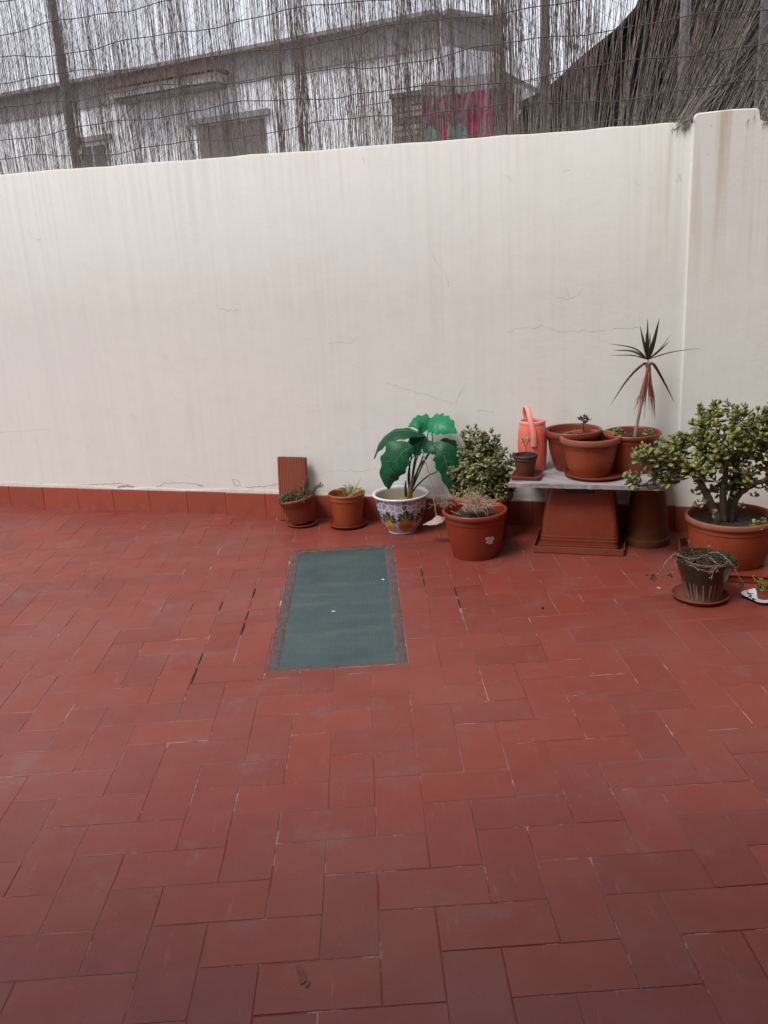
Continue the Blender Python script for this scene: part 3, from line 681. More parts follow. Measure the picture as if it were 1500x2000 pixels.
def circ(r, n=16, sx=1., pt_=0.): return [(r*sx*math.cos(2*PI*k/n), r*math.sin(2*PI*k/n)-pt_*r*max(0, -math.sin(2*PI*k/n))**6) for k in range(n)]
for k in range(8):
    a0 = -PI/2-.32+k*2*PI/8; big = k % 2
    decal(circ(.040 if big else .032, 18, 1.05 if big else .9, .25), a0, .070 if big else .064, 'painted_fruit', M['fruit'] if big else M['fruit2'])
    for (L, W, an, dx) in ((.06, .04, PI/2, 0), (.05, .022, .95, .012), (.05, .022, PI-.95, -.012), (.045, .024, .42, .008), (.045, .024, PI-.42, -.008), (.048, .022, -.12, .008), (.048, .022, PI+.12, -.008)):
        z0 = .108 if big else .098
        o = decal([(x+dx, z) for x, z in leafout(L, W, an)], a0, z0, 'painted_leaf', M['pleaf'], .0012)
        decal([(x+dx, z) for x, z in leafout(L*.72, W*.36, an+.25)], a0, z0+.004*math.sin(an), 'painted_leaf', M['pleaf2'], .0017)
f = LOC((CS, CWp, 0))
def bigleaf(mid, wl, wr, hint, mat, name='leaf', rib=True, scal=.10, nscal=4.5, droop=.25, n=22, nv=11):
    Q = spline(mid, n); T = np.gradient(Q, axis=0); G_ = []; tt = np.linspace(0, 1, n); WL = np.interp(tt, np.linspace(0, 1, len(wl)), wl); WR = np.interp(tt, np.linspace(0, 1, len(wr)), wr)
    ker = np.array([.25, .5, .25]); WL[1:-1] = np.convolve(WL, ker, 'valid'); WR[1:-1] = np.convolve(WR, ker, 'valid')
    for i in range(n):
        tg = nrm(T[i]); sd = nrm(np.cross(tg, hint)); nr = np.cross(sd, tg); nr = nr if nr@np.asarray(hint) > 0 else -nr
        k = 1+scal*math.sin(tt[i]*nscal*2*PI); row = []
        for u in np.linspace(-1, 1, nv):
            hw = (WL[i] if u < 0 else WR[i])*k; row.append(Q[i]+sd*u*hw-nr*hw*droop*u*u-nr*.0025*math.sin(tt[i]*30-abs(u)*9)*abs(u)+tg*.16*hw*abs(u)*(1 if tt[i] < .3 else .4))
        G_.append(row)
    b = MB(); b.grid(G_); o = b.build(name, mat, pt, True)
    if rib:
        b = MB(); nr0 = nrm(hint)*.0012; b.tube(Q[1:-1]+nr0, np.linspace(.0024, .0006, n-2), 5)
        for i in range(3, n-4, 3):
            for sg, ww in ((0, nv//2-4), (1, nv//2+4)):
                g = np.array([G_[i][nv//2], (np.array(G_[i+1][(nv//2+ww)//2])), G_[min(n-1, i+2)][ww]]); b.tube(g+nr0*.7, [.001, .0007, .0003], 4)
        b.build('vein', M['vein'], o, True)
    return o
# front-left broad leaf
bigleaf([f(806, 872, .30), f(786, 884, .34), f(768, 910, .36), f(758, 935, .35), f(759, 957, .33)], [.02, .075, .072, .05, .001], [.03, .105, .085, .05, .001], (.15, -1, .35), M['alo'])
# left arching leaf
bigleaf([f(829, 850, .17), f(800, 842, .2), f(768, 845, .22), f(742, 866, .22), f(730, 897, .2)], [.012, .06, .075, .05, .001], [.012, .05, .05, .035, .001], (-.25, -.45, 1), M['alo'])
# right hanging leaf
bigleaf([f(845, 868, .27), f(862, 880, .30), f(873, 908, .31), f(880, 940, .30), f(885, 972, .28)], [.02, .07, .075, .05, .001], [.02, .07, .06, .04, .001], (.25, -1, .25), M['alo'])
# upper leaves, backlight put into their brighter green
bigleaf([f(838, 836, .12), f(826, 826, .13), f(812, 824, .15), f(797, 833, .16)], [.055, .06, .05, .001], [.06, .065, .04, .001], (0, -.75, .8), M['alo_backlit'], scal=.12)
bigleaf([f(838, 822, .10), f(852, 824, .12), f(872, 832, .14), f(893, 846, .15)], [.06, .07, .06, .001], [.065, .075, .055, .001], (.1, -.8, .7), M['alo_backlit'], scal=.12)
# inner leaves
bigleaf([f(835, 855, .16), f(818, 866, .18), f(803, 876, .19), f(795, 884, .18)], [.03, .06, .05, .001], [.03, .07, .05, .001], (0, -1, .4), M['alo'])
bigleaf([f(828, 880, .24), f(836, 872, .27), f(848, 878, .29), f(860, 888, .29)], [.02, .04, .03, .001], [.02, .04, .03, .001], (0, -.8, .6), M['alo'], rib=False)
bigleaf([f(862, 858, .1), f(875, 870, .12), f(884, 892, .13), f(888, 930, .12)], [.02, .06, .05, .001], [.02, .06, .05, .001], (.4, -.8, .4), M['alo'], rib=False)
base = f(801, 966, .2)
for pts, r in [([base, f(797, 930, .22), f(803, 895, .27), f(806, 872, .30)], .0038), ([base, f(806, 925, .2), f(812, 890, .2), f(829, 850, .17)], .0042), ([base, f(815, 920, .22), f(832, 893, .26), f(845, 868, .27)], .0045),
               ([base, f(812, 930, .17), f(828, 885, .15), f(838, 836, .12)], .0038), ([base, f(822, 915, .16), f(845, 870, .13), f(838, 822, .10)], .0034), ([base, f(818, 945, .21), f(838, 928, .25), f(852, 922, .28), f(866, 900, .30)], .0035),
               ([base, f(810, 910, .19), f(820, 880, .18), f(835, 855, .16)], .004), ([base, f(800, 915, .23), f(806, 893, .25), f(828, 880, .24)], .0034)]:
    b = MB(); Q = spline(pts, 12); b.tube(Q, np.linspace(r*1.5, r*.8, 12), 7); b.build('stem', M['stemg'], pt, True)
b = MB(); b.tube(spline([f(800, 975, .2), f(802, 955, .21), f(808, 930, .22)], 8), [.017, .0165, .015, .013, .011, .009, .007, .004], 9); b.build('sheath', M['sheath'], pt, True)
b = MB(); b.tube(spline([f(793, 970, .18), f(792, 950, .18), f(793, 938, .18)], 6), [.008, .009, .008, .007, .005, .002], 8); b.build('sheath', M['stemg'], pt, True)
b = MB(); o = None; b.lathe([(.035, 0), (.036, .012), (.034, .013), (.032, .004)], 20, cap0=True); o = b.build('inner_pot', M['black_pl'], pt, True, 40); q = f(789, 968, .19); o.location = (q[0], q[1], .109)
# wilted stem with pale withered leaf hanging in front of the pot
b = MB(); Q = spline([f(824, 878, .3), f(832, 905, .33), f(840, 935, .35), f(846, 970, .37), f(852, 1004, .38)], 16); b.tube(Q, np.linspace(.0042, .0022, 16), 6); b.build('wilted_stem', M['drystem'], pt, True)
b = MB(); Q = spline([f(853, 1003, .38), f(852, 1030, .385), f(858, 1052, .40)], 8); b.tube(Q, np.linspace(.0022, .0011, 8), 5); b.build('wilted_stem', M['drystem'], pt, True)
bigleaf([f(870, 1012, .37), f(860, 1012, .40), f(846, 1017, .41), f(826, 1025, .37)], [.006, .032, .03, .001], [.006, .028, .022, .001], (.1, -.6, 1), M['spathe'], 'withered_leaf', rib=False, droop=.15, scal=.02)

# --- jade plant in the middle
MS, MW = 3.54, .235
pt = empty('potted_jade_plant', 'bushy grey green jade plant in a terracotta pot behind the dry plant', 'potted plant', MS, MW, 0)
potbody(pt, .128, .172, .262, M['terra_dark'], M['terra_fade'], .034, .012, .03)
f = LOC((MS, MW, 0))
tips = []
for k in range(260):
    while True:
        p = np.random.uniform(-1, 1, 3)
        if .45 < np.linalg.norm(p) < 1 and p[2] > -.9: break
    tips.append(np.array([p[0]*.178-.010, p[1]*.155-.005, .405+p[2]*.175-(.02 if p[0] > .5 else 0)]))
for k in range(60):
    a = random.random()*2*PI; tips.append(np.array([.165*math.cos(a)*random.uniform(.8, 1.05), .15*math.sin(a)*random.uniform(.8, 1.05), random.uniform(.26, .33)]))
for u, v, ww in ((915, 838, .2), (930, 835, .25), (905, 848, .3), (960, 842, .2), (880, 880, .25), (985, 880, .3), (998, 905, .25), (885, 915, .33), (990, 930, .3), (945, 850, .3), (972, 855, .22), (1000, 890, .2)):
    tips.append(f(u, v, ww))
tr = []
for k in range(5):
    a = k*1.3; tr.append(([(.02*math.cos(a), .02*math.sin(a), .23), (.045*math.cos(a), .04*math.sin(a), .33), (.08*math.cos(a), .07*math.sin(a), .42)], [.012, .009, .005]))
tb, ax = grow(tr, tips, .0018)
tubemesh(tb, 'branches', M['bark'], pt)
lb = MB(); big = []
for t, a in zip(tips, ax):
    c = nrm(t-np.array([0, 0, .38])); big += rosette(t, nrm(a*.5+c*.8), 3, .037, (80, 24), .028)
random.shuffle(big)
JLg, _, _ = leafmesh('jade_leaf_mesh_grey', M['jade2'], .03, .023, .006, .1)
big.sort(key=lambda q: q[0][1])
for k, (p, R3, sca) in enumerate(big):
    if k < 280: place_leaf(JLg, pt, p, R3, sca)
    else: bake(lb, JV, JF, p, R3, sca)
tag(lb.build('foliage', M['jade2'], pt, True), kind='stuff')

# --- front pot with dried plant and white sticker
FS, FW = 3.553, .53
pt = empty('potted_dead_plant', 'large orange terracotta pot of straw dry twigs with a white sticker', 'potted plant', FS, FW, 0)
potbody(pt, .124, .172, .252, M['terra_red'], M['terra_red'], .026, .011, .05, bulge=.006)
f = LOC((FS, FW, 0)); P = []; R_ = []
def dryclump(c, r, n, h):
    for k in range(n):
        a = random.random()*2*PI; q = random.random()**.5*r; p = np.array([c[0]+q*.5*math.cos(a), c[1]+q*.5*math.sin(a), c[2]]); pts = [p]; d = nrm([math.cos(a)*.5, math.sin(a)*.5, 1.])
        L = h*random.uniform(.5, 1)/7
        for i in range(7): d = nrm(d+np.random.normal(0, .45, 3)+np.array([0, 0, .1])); pts.append(pts[-1]+d*L)
        P.append(pts); R_.append(np.linspace(.0013, .0007, 8))
dryclump(f(930, 996, .53)+np.array([0, 0, -.0]), .09, 150, .11); dryclump(f(925, 978, .53), .04, 50, .10); dryclump(f(958, 990, .52), .03, 35, .07); dryclump(f(912, 998, .5), .03, 30, .05)
b = MB(); b.tubes(P, R_, 4); tag(b.build('dry_twigs', M['straw'], pt), kind='stuff')
P = []; R_ = []; dryclump(f(868, 990, .45), .045, 55, .11); b = MB(); b.tubes(P, R_, 4); 
b.tube([f(893, 1002, .5), f(905, 992, .52), f(915, 990, .53)], .0016, 5)
b.tube(spline([f(868, 990, .45), f(880, 998, .48), f(900, 1005, .52)], 6), .0016, 5); tag(b.build('dry_twigs', M['drystem'], pt), kind='stuff')
# sticker wrapped on the pot
def onpot(u, v):
    """point of the conical pot wall hit by the ray of a photo pixel, lifted a little"""
    best = None
    for ww in np.linspace(FW+.17, FW+.05, 60):
        q = f(u, v, ww); z = q[2]; r = .124+(.1577-.124)*z/.226+.006*math.sin(PI*min(1, z/.226))
        if math.hypot(q[0], q[1]) <= r+.0034: best = q; break
    return best if best is not None else q
for poly in ([(949, 1050), (957, 1049), (963, 1048), (966, 1053), (961, 1056), (963, 1061), (955, 1063), (948, 1059), (953, 1056), (948, 1054)],):
    V = [onpot(u, v) for u, v in poly]; c = np.mean(V, 0); V = [c]+V; b = MB(); n = len(poly); b.add(V, [(0, 1+k, 1+(k+1) % n) for k in range(n)]); b.build('sticker', M['white_glaze'], pt)
for seg in ([(951, 1052), (956, 1055)], [(955, 1052), (959, 1054)], [(953, 1059), (958, 1060)], [(958, 1051), (962, 1052)]):
    b = MB(); b.tube([onpot(*q)+np.array([0, -.0006, 0]) for q in seg], .0011, 4); b.build('sticker_print', M['brown_pl'], pt)

# ------------------------------------------------------------------ bench: slab on an upturned planter and an upturned pot
ZS = .387
PS, PW = 4.085, .30
tr_ = empty('planter_tray', 'shallow rectangular terracotta tray under the upturned planter', 'tray', PS, PW, 0)
b = MB()
def rrect(hx, hy, r, z, n=5):
    out = []
    for cx, cy, a0 in ((hx-r, hy-r, 0), (-hx+r, hy-r, PI/2), (-hx+r, -hy+r, PI), (hx-r, -hy+r, 1.5*PI)):
        for k in range(n): a = a0+PI/2*k/(n-1); out.append((cx+r*math.cos(a), cy+r*math.sin(a), z))
    return out
def loft(b, secs, cap0=True, cap1=True):
    n = len(secs[0]); V = [p for s_ in secs for p in s_]; F = []
    for i in range(len(secs)-1):
        for k in range(n): F.append((i*n+k, i*n+(k+1) % n, (i+1)*n+(k+1) % n, (i+1)*n+k))
    if cap0: F.append(tuple(range(n-1, -1, -1)))
    if cap1: F.append(tuple(range((len(secs)-1)*n, len(secs)*n)))
    b.add(V, F)
hx, hy = .234, .175
loft(b, [rrect(hx-.006, hy-.006, .008, 0), rrect(hx, hy, .01, .004), rrect(hx, hy, .01, .036), rrect(hx-.004, hy-.004, .008, .037), rrect(hx-.006, hy-.006, .008, .010), rrect(hx-.03, hy-.03, .008, .008)])
b.build('dish', M['saucer'], tr_, True, 40)
pl = empty('upturned_planter', 'large upside down terracotta planter carrying the marble slab', 'planter', PS, PW, .0085)
b = MB(); H_ = ZS-.022-.0085
secs = []
for z, hx_, hy_ in ((0, .205, .148), (.03, .2035, .1465), (.031, .201, .144), (.052, .200, .143), (.053, .2015, .1445), (.06, .2015, .1445), (.061, .1995, .1425), (.07, .199, .142), (.071, .2005, .1435), (.078, .200, .143), (.079, .198, .141), (.13, .194, .138), (.19, .187, .132), (.25, .178, .124), (.31, .165, .114), (H_-.008, .157, .107), (H_-.001, .150, .100)):
    secs.append(rrect(hx_, hy_, .028, z))
loft(b, secs); b.build('planter_body', M['terra_dark'], pl, True, 30)
b = MB(); b.cbox(-.075, .075, -.1185, -.09, H_-.045, H_-.0015, .006); b.build('slot_shade_block', M['black_pl'], pl)  # dark block in place of the shade inside a drain recess
cl = empty('upturned_pot', 'mossy brown clay pot turned upside down under the marble slab', 'pot', 4.427, .215, 0)
b = MB(); Hc = ZS-.022
b.lathe([(.113, 0), (.119, .002), (.122, .02), (.121, .036), (.112, .041), (.107, .1), (.098, .2), (.086, .29), (.074, Hc-.004), (.066, Hc)], 44, cap1=True, wob=.006); b.build('pot', M['oldclay'], cl, True, 40)
sb = empty('marble_slab', 'grey weathered marble slab bench holding pots and watering can', 'bench', 3.73, .50, ZS-.022)
b = MB(); L_, Dp, T_ = .80, .476, .022; nx, ny = 40, 14; top = []; bot = []
for j in range(ny+1):
    rt_ = []; rb_ = []
    for i in range(nx+1):
        x = L_*i/nx; y = Dp*j/ny; ex = random.gauss(0, .0016) if i in (0, nx) or j in (0, ny) else 0
        xx = x+(ex if i in (0, nx) else 0)+(.014*(y/Dp) if i == 0 else 0); yy = y+(ex if j in (0, ny) else 0)
        chip = -.004*random.random() if (i in (0, nx) or j == 0) and random.random() < .25 else 0
        rt_.append((xx, yy, T_+chip+random.gauss(0, .0003))); rb_.append((xx, yy, 0))
    top.append(rt_); bot.append(rb_)
ringi = [(0, i) for i in range(nx+1)]+[(j, nx) for j in range(1, ny+1)]+[(ny, i) for i in range(nx-1, -1, -1)]+[(j, 0) for j in range(ny-1, 0, -1)]
b.grid(top); b.grid([r[::-1] for r in bot]); V = [top[j][i] for j, i in ringi]+[bot[j][i] for j, i in ringi]; n = len(ringi); b.add(V, [(k, n+k, n+(k+1) % n, (k+1) % n) for k in range(n)])
b.build('slab', M['stone'], sb)

# --- watering can
wc = empty('watering_can', 'salmon pink plastic watering can with tall loop handle', 'watering can', 3.815, .20, ZS)
b = MB(); V = []; F = []; seg = 48
cprof2 = [(.070, 0), (.0735, .004), (.0745, .03), (.079, .09), (.0805, .15), (.077, .21), (.072, .245), (.069, .252)]
for r, z in cprof2:
    for k in range(seg):
        a = 2*PI*k/seg; g = 1-.05*max(0, math.cos(4*a))**8*(1 if .02 < z < .22 else 0); V.append((r*g*math.cos(a), r*.92*g*math.sin(a), z))
for i in range(len(cprof2)-1):
    for k in range(seg): F.append((i*seg+k, i*seg+(k+1) % seg, (i+1)*seg+(k+1) % seg, (i+1)*seg+k))
F.append(tuple(range(seg-1, -1, -1))); b.add(V, F); b.build('can_body', M['pink'], wc, True, 50)
b = MB(); b.lathe([(.069, .252), (.0705, .256), (.0705, .268), (.068, .274), (.063, .275), (.0605, .271), (.060, .255), (.060, .22)], 48, 1, .92, cap0=False); b.build('collar', M['pink_pale'], wc, True)
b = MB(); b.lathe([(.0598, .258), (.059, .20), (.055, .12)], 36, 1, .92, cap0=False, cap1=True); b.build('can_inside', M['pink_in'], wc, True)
f = LOC((3.815, .20, ZS))
hp = spline([f(1029, 828, .15), f(1026, 806, .16), f(1027, 795, .19), f(1031, 800, .225), f(1037, 825, .262), f(1042, 850, .277), f(1043, 872, .275)], 30)
G_ = []
T = np.gradient(hp, axis=0)
for i in range(30):
    tg = nrm(T[i]); sd = np.array([1., 0, 0]); nr = np.cross(sd, tg); row = []
    for k in range(9):
        a = 2*PI*k/8; row.append(hp[i]+sd*.0155*math.cos(a)+nr*.0085*math.sin(a))
    G_.append(row)
b = MB(); b.grid(G_); b.build('handle', M['pink_pale'], wc, True)
b = MB(); b.tube(spline([(.0, .062, .05), (.03, .10, .12), (.045, .125, .2)], 10), np.linspace(.017, .011, 10), 10); b.build('spout', M['pink'], wc, True)

# --- small black-rimmed pot with seedling on square tray
tq = empty('seedling_tray', 'small square terracotta tray under the black rimmed seedling pot', 'tray', 3.808, .375, ZS)
b = MB(); hx, hy = .078, .078
loft(b, [rrect(hx-.01, hy-.01, .012, 0), rrect(hx, hy, .014, .016), rrect(hx, hy, .014, .022), rrect(hx-.005, hy-.005, .012, .022), rrect(hx-.015, hy-.015, .01, .007)]); b.build('dish', M['saucer'], tq, True, 35)
pt = empty('potted_seedling', 'tiny forked seedling in a small brown pot with black rim', 'potted plant', 3.80, .375, ZS+.0075)
potbody(pt, .046, .066, .118, M['brown_pl'], M['black_pl'], .014, .005, .02)
f = LOC((3.80, .375, ZS+.0075))
b = MB(); st = f(1027, 893); b.tube(spline([st+[0, 0, -.02], f(1028, 885), f(1027, 872)], 8), .0022, 6); b.tube(spline([f(1027, 872), f(1023, 866), f(1021, 859)], 6), .0016, 6); b.tube(spline([f(1027, 872), f(1031, 864), f(1033, 857)], 6), .0016, 6); b.build('stem', M['bark'], pt, True)
for u, v in ((1021, 859), (1033, 857), (1027, 862)):
    for p, R3, sca in rosette(f(u, v), (0, -.2, 1), 2, .021, (75, 40), .006): place_leaf(JL, pt, p, R3, sca)

# --- pots standing on the slab
pt = empty('potted_rosette', 'wide brown pot with a tiny dark red succulent on the slab near the wall', 'potted plant', 4.028, .168, ZS)
potbody(pt, .092, .152, .222, M['terra_dark'], M['terra_dark'], .034, .013, .036, bulge=.008)
f = LOC((4.028, .168, ZS))
b = MB(); b.tube(spline([f(1139, 846, .15), f(1140, 832, .16), f(1141, 820, .16)], 6), .0028, 6)
tps = [f(1141, 815, .16), f(1135, 819, .17), f(1148, 820, .15), f(1143, 826, .18)]
for t in tps: b.tube([f(1140, 828, .16), (t+f(1141, 824, .16))/2, t], .002, 5)
b.build('stem', M['twigbrown'], pt, True)
DL, DV, DF = leafmesh('rosette_leaf_mesh', M['succ_dark'], .03, .014, .006, .12)
for t in tps:
    for p, R3, sca in rosette(t, (0, -.3, 1), 3, .024, (80, 25), .006, per=3): place_leaf(DL, pt, p, R3, sca)
sprigs(pt, [[(x, y, .186), (x+.01, y, .2), (x+.02, y-.005, .205)] for x, y in ((-.02, -.01), (-.01, .02), (.0, -.02), (.02, .0), (.01, .03))], M['jade_y'], M['drystem'], .012, .008, name=('ground_cover_stems', 'ground_cover'))
saucer('plant_saucer', 'wide round saucer on the slab beneath the faded rimmed pot', 4.158, .30, .165, .022, M['terra_dark'], ZS, r0=.138)
pt = empty('empty_flower_pot', 'terracotta pot with pale faded rim standing in the wide saucer', 'flower pot', 4.128, .29, ZS+.0055)
potbody(pt, .102, .158, .206, M['terra'], M['terra_fade'], .034, .013, .055, bulge=.006)
b = MB(); b.tube([(.0, .03, .15), (.012, .035, .158), (.024, .03, .16)], .0025, 5); b.build('twig', M['drystem'], pt)
DS, DW = 4.335, .168
pt = empty('potted_dracaena', 'spiky dragon tree with hanging dead leaves in a brown pot', 'potted plant', DS, DW, ZS)
potbody(pt, .118, .150, .208, M['terra_dark'], M['terra_dark'], .022, .008, .03)
f = LOC((DS, DW, ZS))
b = MB(); Q = spline([f(1240, 856, .17), f(1243, 835, .17), f(1251, 795, .17), f(1261, 750, .17), f(1266, 703, .17)], 16); b.tube(Q, np.linspace(.009, .006, 16), 8); b.build('trunk', M['drystem'], pt, True)
c0 = f(1266, 702, .17); c1 = f(1267, 712, .17)
for (u, v, ww, mu, mv, hw, mk) in [(1250, 636, .16, 1258, 672, .0085, 'drac'), (1265, 622, .2, 1265, 665, .0075, 'drac'), (1288, 622, .15, 1277, 668, .0125, 'drac'), (1262, 650, .25, 1264, 678, .011, 'drac'), (1311, 652, .1, 1290, 680, .004, 'drac'), (1307, 667, .2, 1288, 685, .005, 'drac'),
                               (1368, 680, .22, 1310, 688, .003, 'drac'), (1189, 671, .2, 1238, 680, .0042, 'drac'), (1197, 684, .15, 1236, 686, .0065, 'drac'), (1190, 694, .08, 1235, 694, .004, 'drac'), (1270, 650, .1, 1268, 676, .009, 'drac')]:
    b = MB(); e = f(u, v, ww); mid = f(mu, mv, (.17+ww)/2); blade(b, [c0, mid, e], hw, np.array([random.gauss(0, .25), -1, .3]), .35, 14); b.build('leaf', M[mk], pt, True)
for (u, v, ww, pts, hw) in [(1192, 792, .2, [(1255, 712), (1225, 742)], .0072), (1317, 786, .22, [(1277, 712), (1298, 748)], .0078)]:
    b = MB(); blade(b, [c1]+[f(a, q, .19) for a, q in pts]+[f(u, v, ww)], hw, np.array([0, -1, .3]), .3, 16); b.build('leaf', M['drac_red'], pt, True)
for k in range(30):
    u = 1236+46*random.random(); v = random.uniform(775, 828); ww = random.uniform(.13, .21); dx = (u-1258)*.5
    b = MB(); q0 = c1+np.array([random.gauss(0, .006), random.gauss(0, .006), random.uniform(-.01, .005)])
    blade(b, [q0, f(1265+dx*.4+random.gauss(0, 1.5), 735, (ww+.17)/2), f(1262+dx+random.gauss(0, 1.5), 768, ww), f(u, v, ww)], random.uniform(.0026, .0055), np.array([random.gauss(0, .6), -1, .2]), .6, 12); b.build('dead_leaf', M['drac_dead'], pt, True)
for k in range(9):
    t = f(1200+22*random.random(), 838+6*random.random(), .14+.12*random.random()) if k < 5 else f(1250+22*random.random(), 842+6*random.random(), .16+.1*random.random())
    for p, R3, sca in rosette(t+np.array([0, 0, -.012+.01*random.random()]), (random.gauss(0, .3), random.gauss(0, .3)-.2, 1), 3, .026, (80, 20), .01, per=3): place_leaf(JL2, pt, p, R3, sca)

# ------------------------------------------------------------------ big jade plant at the right
GS, GW = 4.815, .475
tr2 = empty('plant_tray', 'square dark terracotta tray under the big jade plant pot', 'tray', 4.845, .505, 0)
b = MB(); hx, hy = .255, .255
loft(b, [rrect(hx-.02, hy-.02, .02, 0), rrect(hx, hy, .024, .004), rrect(hx, hy, .024, .034), rrect(hx+.006, hy+.006, .026, .036), rrect(hx+.006, hy+.006, .026, .040), rrect(hx-.004, hy-.004, .022, .040), rrect(hx-.012, hy-.012, .02, .009)]); b.build('dish', M['terra_dark'], tr2, True, 35)
pt = empty('potted_jade_tree', 'big spreading jade tree with thick trunk in the largest terracotta pot', 'potted plant', GS, GW, .0095)
potbody(pt, .162, .214, .24, M['terra'], M['terra_fade'], .03, .012, .035, bulge=.01)
f = LOC((GS, GW, .0095))
so_ = lambda u, w_: np.array([*f(u, 1015, w_)[:2], .19])
trunks = [([so_(1404, .50), f(1385, 975, .52), f(1362, 935, .54), f(1338, 905, .55), f(1300, 892, .56)], [.023, .019, .015, .011, .007]),
          ([so_(1415, .49), f(1413, 960, .5), f(1418, 915, .5), f(1412, 870, .48), f(1425, 825, .46)], [.021, .017, .013, .009, .005]),
          ([so_(1428, .45), f(1436, 975, .45), f(1465, 950, .46), f(1500, 935, .47), f(1540, 915, .45)], [.020, .016, .013, .011, .007]),
          ([so_(1420, .40), f(1432, 960, .40), f(1440, 900, .38), f(1465, 850, .36)], [.020, .016, .012, .006]),
          ([f(1345, 915, .54), f(1320, 915, .56), f(1285, 932, .58), f(1255, 950, .58)], [.009, .006, .005, .003]),
          ([f(1338, 905, .55), f(1335, 880, .5), f(1318, 858, .46)], [.010, .007, .004]),
          ([f(1418, 915, .5), f(1385, 870, .52), f(1368, 830, .5)], [.011, .008, .004]),
          ([f(1412, 870, .48), f(1440, 845, .5), f(1475, 825, .5)], [.009, .007, .004])]
tips = []
def lobe(u, v, ww, ru, rv, rw, n):
    for k in range(int(n*1.55)):
        while True:
            p = np.random.uniform(-1, 1, 3)
            if .25 < np.linalg.norm(p) < 1: break
        tips.append(f(u+p[0]*ru, v+p[1]*rv, ww+p[2]*rw))
for a in [(1418, 802, .47, 46, 30, .10, 17), (1372, 818, .48, 30, 24, .08, 9), (1318, 866, .46, 28, 20, .08, 9), (1345, 870, .5, 40, 28, .1, 12), (1410, 858, .5, 60, 38, .16, 42), (1470, 850, .46, 40, 40, .16, 28), (1262, 884, .58, 34, 16, .07, 11),
          (1300, 895, .57, 36, 24, .09, 11), (1236, 936, .6, 14, 14, .05, 6), (1340, 918, .5, 40, 24, .12, 8), (1395, 940, .44, 50, 18, .12, 8), (1300, 925, .5, 40, 22, .1, 7), (1380, 905, .54, 50, 28, .14, 18), (1450, 905, .45, 45, 35, .16, 16), (1515, 880, .45, 40, 50, .16, 24), (1560, 900, .42, 30, 40, .14, 10), (1290, 938, .58, 30, 12, .06, 5), (1475, 940, .42, 40, 18, .1, 8), (1500, 815, .44, 30, 24, .1, 9)]: lobe(*a)
tb, ax = grow(trunks, tips, .0026, 1.1)
tubemesh(tb[:8], 'trunk', M['bark'], pt, 9); tubemesh(tb[8:], 'branchlets', M['twigbrown'], pt, 5)['kind'] = 'stuff'
lv = []
for t, a in zip(tips, ax):
    lv += rosette(t, nrm(a+np.array([0, -.25, .2])+nrm(t-np.array([0, 0, .32]))*.5), random.choice((2, 3, 3)), .038, (80, 28), .034)
for (u, v, ww) in ((1372, 975, .56), (1360, 985, .55), (1395, 1000, .6), (1430, 965, .52), (1448, 985, .5), (1475, 965, .45), (1380, 960, .45), (1360, 960, .42)):
    lv += rosette(f(u, v, ww), (random.gauss(0, .5), -.4, .6), 2, .028, (70, 30), .02)
for (u, v, ww) in ((1475, 1020, .62), (1490, 1015, .62), (1470, 1028, .63), (1485, 1030, .64)):
    lv += rosette(f(u, v, ww), (random.gauss(0, .3), -.5, .8), 3, .022, (75, 30), .015)
lv.sort(key=lambda q: q[0][1]); lb = MB()
for k, (p, R3, sca) in enumerate(lv):
    if k < 300: place_leaf(JLy if random.random() < .035 else (JL if random.random() < .6 else JL2), pt, p, R3, sca)
    else: bake(lb, JV, JF, p, R3, sca)
tag(lb.build('foliage', M['jade'], pt, True), kind='stuff')

# --- dripped glazed pot with trailing succulent
XS, XW = 4.672, .965
saucer('plant_saucer', 'round red saucer under the dark dripped glaze pot', XS-.012, XW+.002, .124, .024, M['saucer'], r0=.104)
pt = empty('potted_trailing_succulent', 'dark dripped glaze pot with pale trailing succulent stems', 'potted plant', XS, XW, .0055)
b = MB(); b.lathe([(.066, 0), (.072, .001), (.074, .006), (.090, .06), (.105, .11), (.121, .160), (.128, .178), (.1285, .186), (.124, .188), (.120, .18), (.112, .15), (.05, .146)], 44, wob=.01); b.build('pot', M['drip'], pt, True, 45)
b = MB(); b.lathe([(.114, .160), (.08, .168), (.04, .172), (.005, .17)], 24, cap0=False, cap1=True, wob=.02); b.build('soil', M['soil'], pt, True)
f = LOC((XS, XW, .0055)); spc = [
    [f(1384, 1082, 1.0), f(1362, 1090, 1.06), f(1340, 1090, 1.08), f(1318, 1082, 1.06), f(1303, 1096, 1.07), f(1292, 1112, 1.08), f(1283, 1124, 1.08), f(1270, 1123, 1.07)],
    [f(1326, 1080, 1.03), f(1319, 1095, 1.07), f(1316, 1112, 1.08), f(1306, 1121, 1.09)],
    [f(1384, 1080, 1.0), f(1402, 1080, 1.04), f(1420, 1092, 1.07), f(1434, 1108, 1.09), f(1445, 1130, 1.09), f(1455, 1148, 1.08), f(1464, 1162, 1.06)],
    [f(1338, 1094, 1.07), f(1360, 1103, 1.10), f(1388, 1106, 1.11), f(1412, 1103, 1.10), f(1424, 1098, 1.07)],
    [f(1384, 1088, 1.05), f(1396, 1096, 1.10), f(1400, 1104, 1.115), f(1393, 1112, 1.115)],
    [f(1346, 1104, 1.085), f(1366, 1112, 1.105), f(1388, 1115, 1.115)],
    [f(1350, 1072, .98), f(1345, 1063, .98), f(1346, 1055, .98)], [f(1384, 1078, 1.0), f(1382, 1070, 1.0), f(1384, 1066, 1.0)]]
sprigs(pt, spc, M['succ_pink'], M['stem_pale'], .009, .011, .0024)
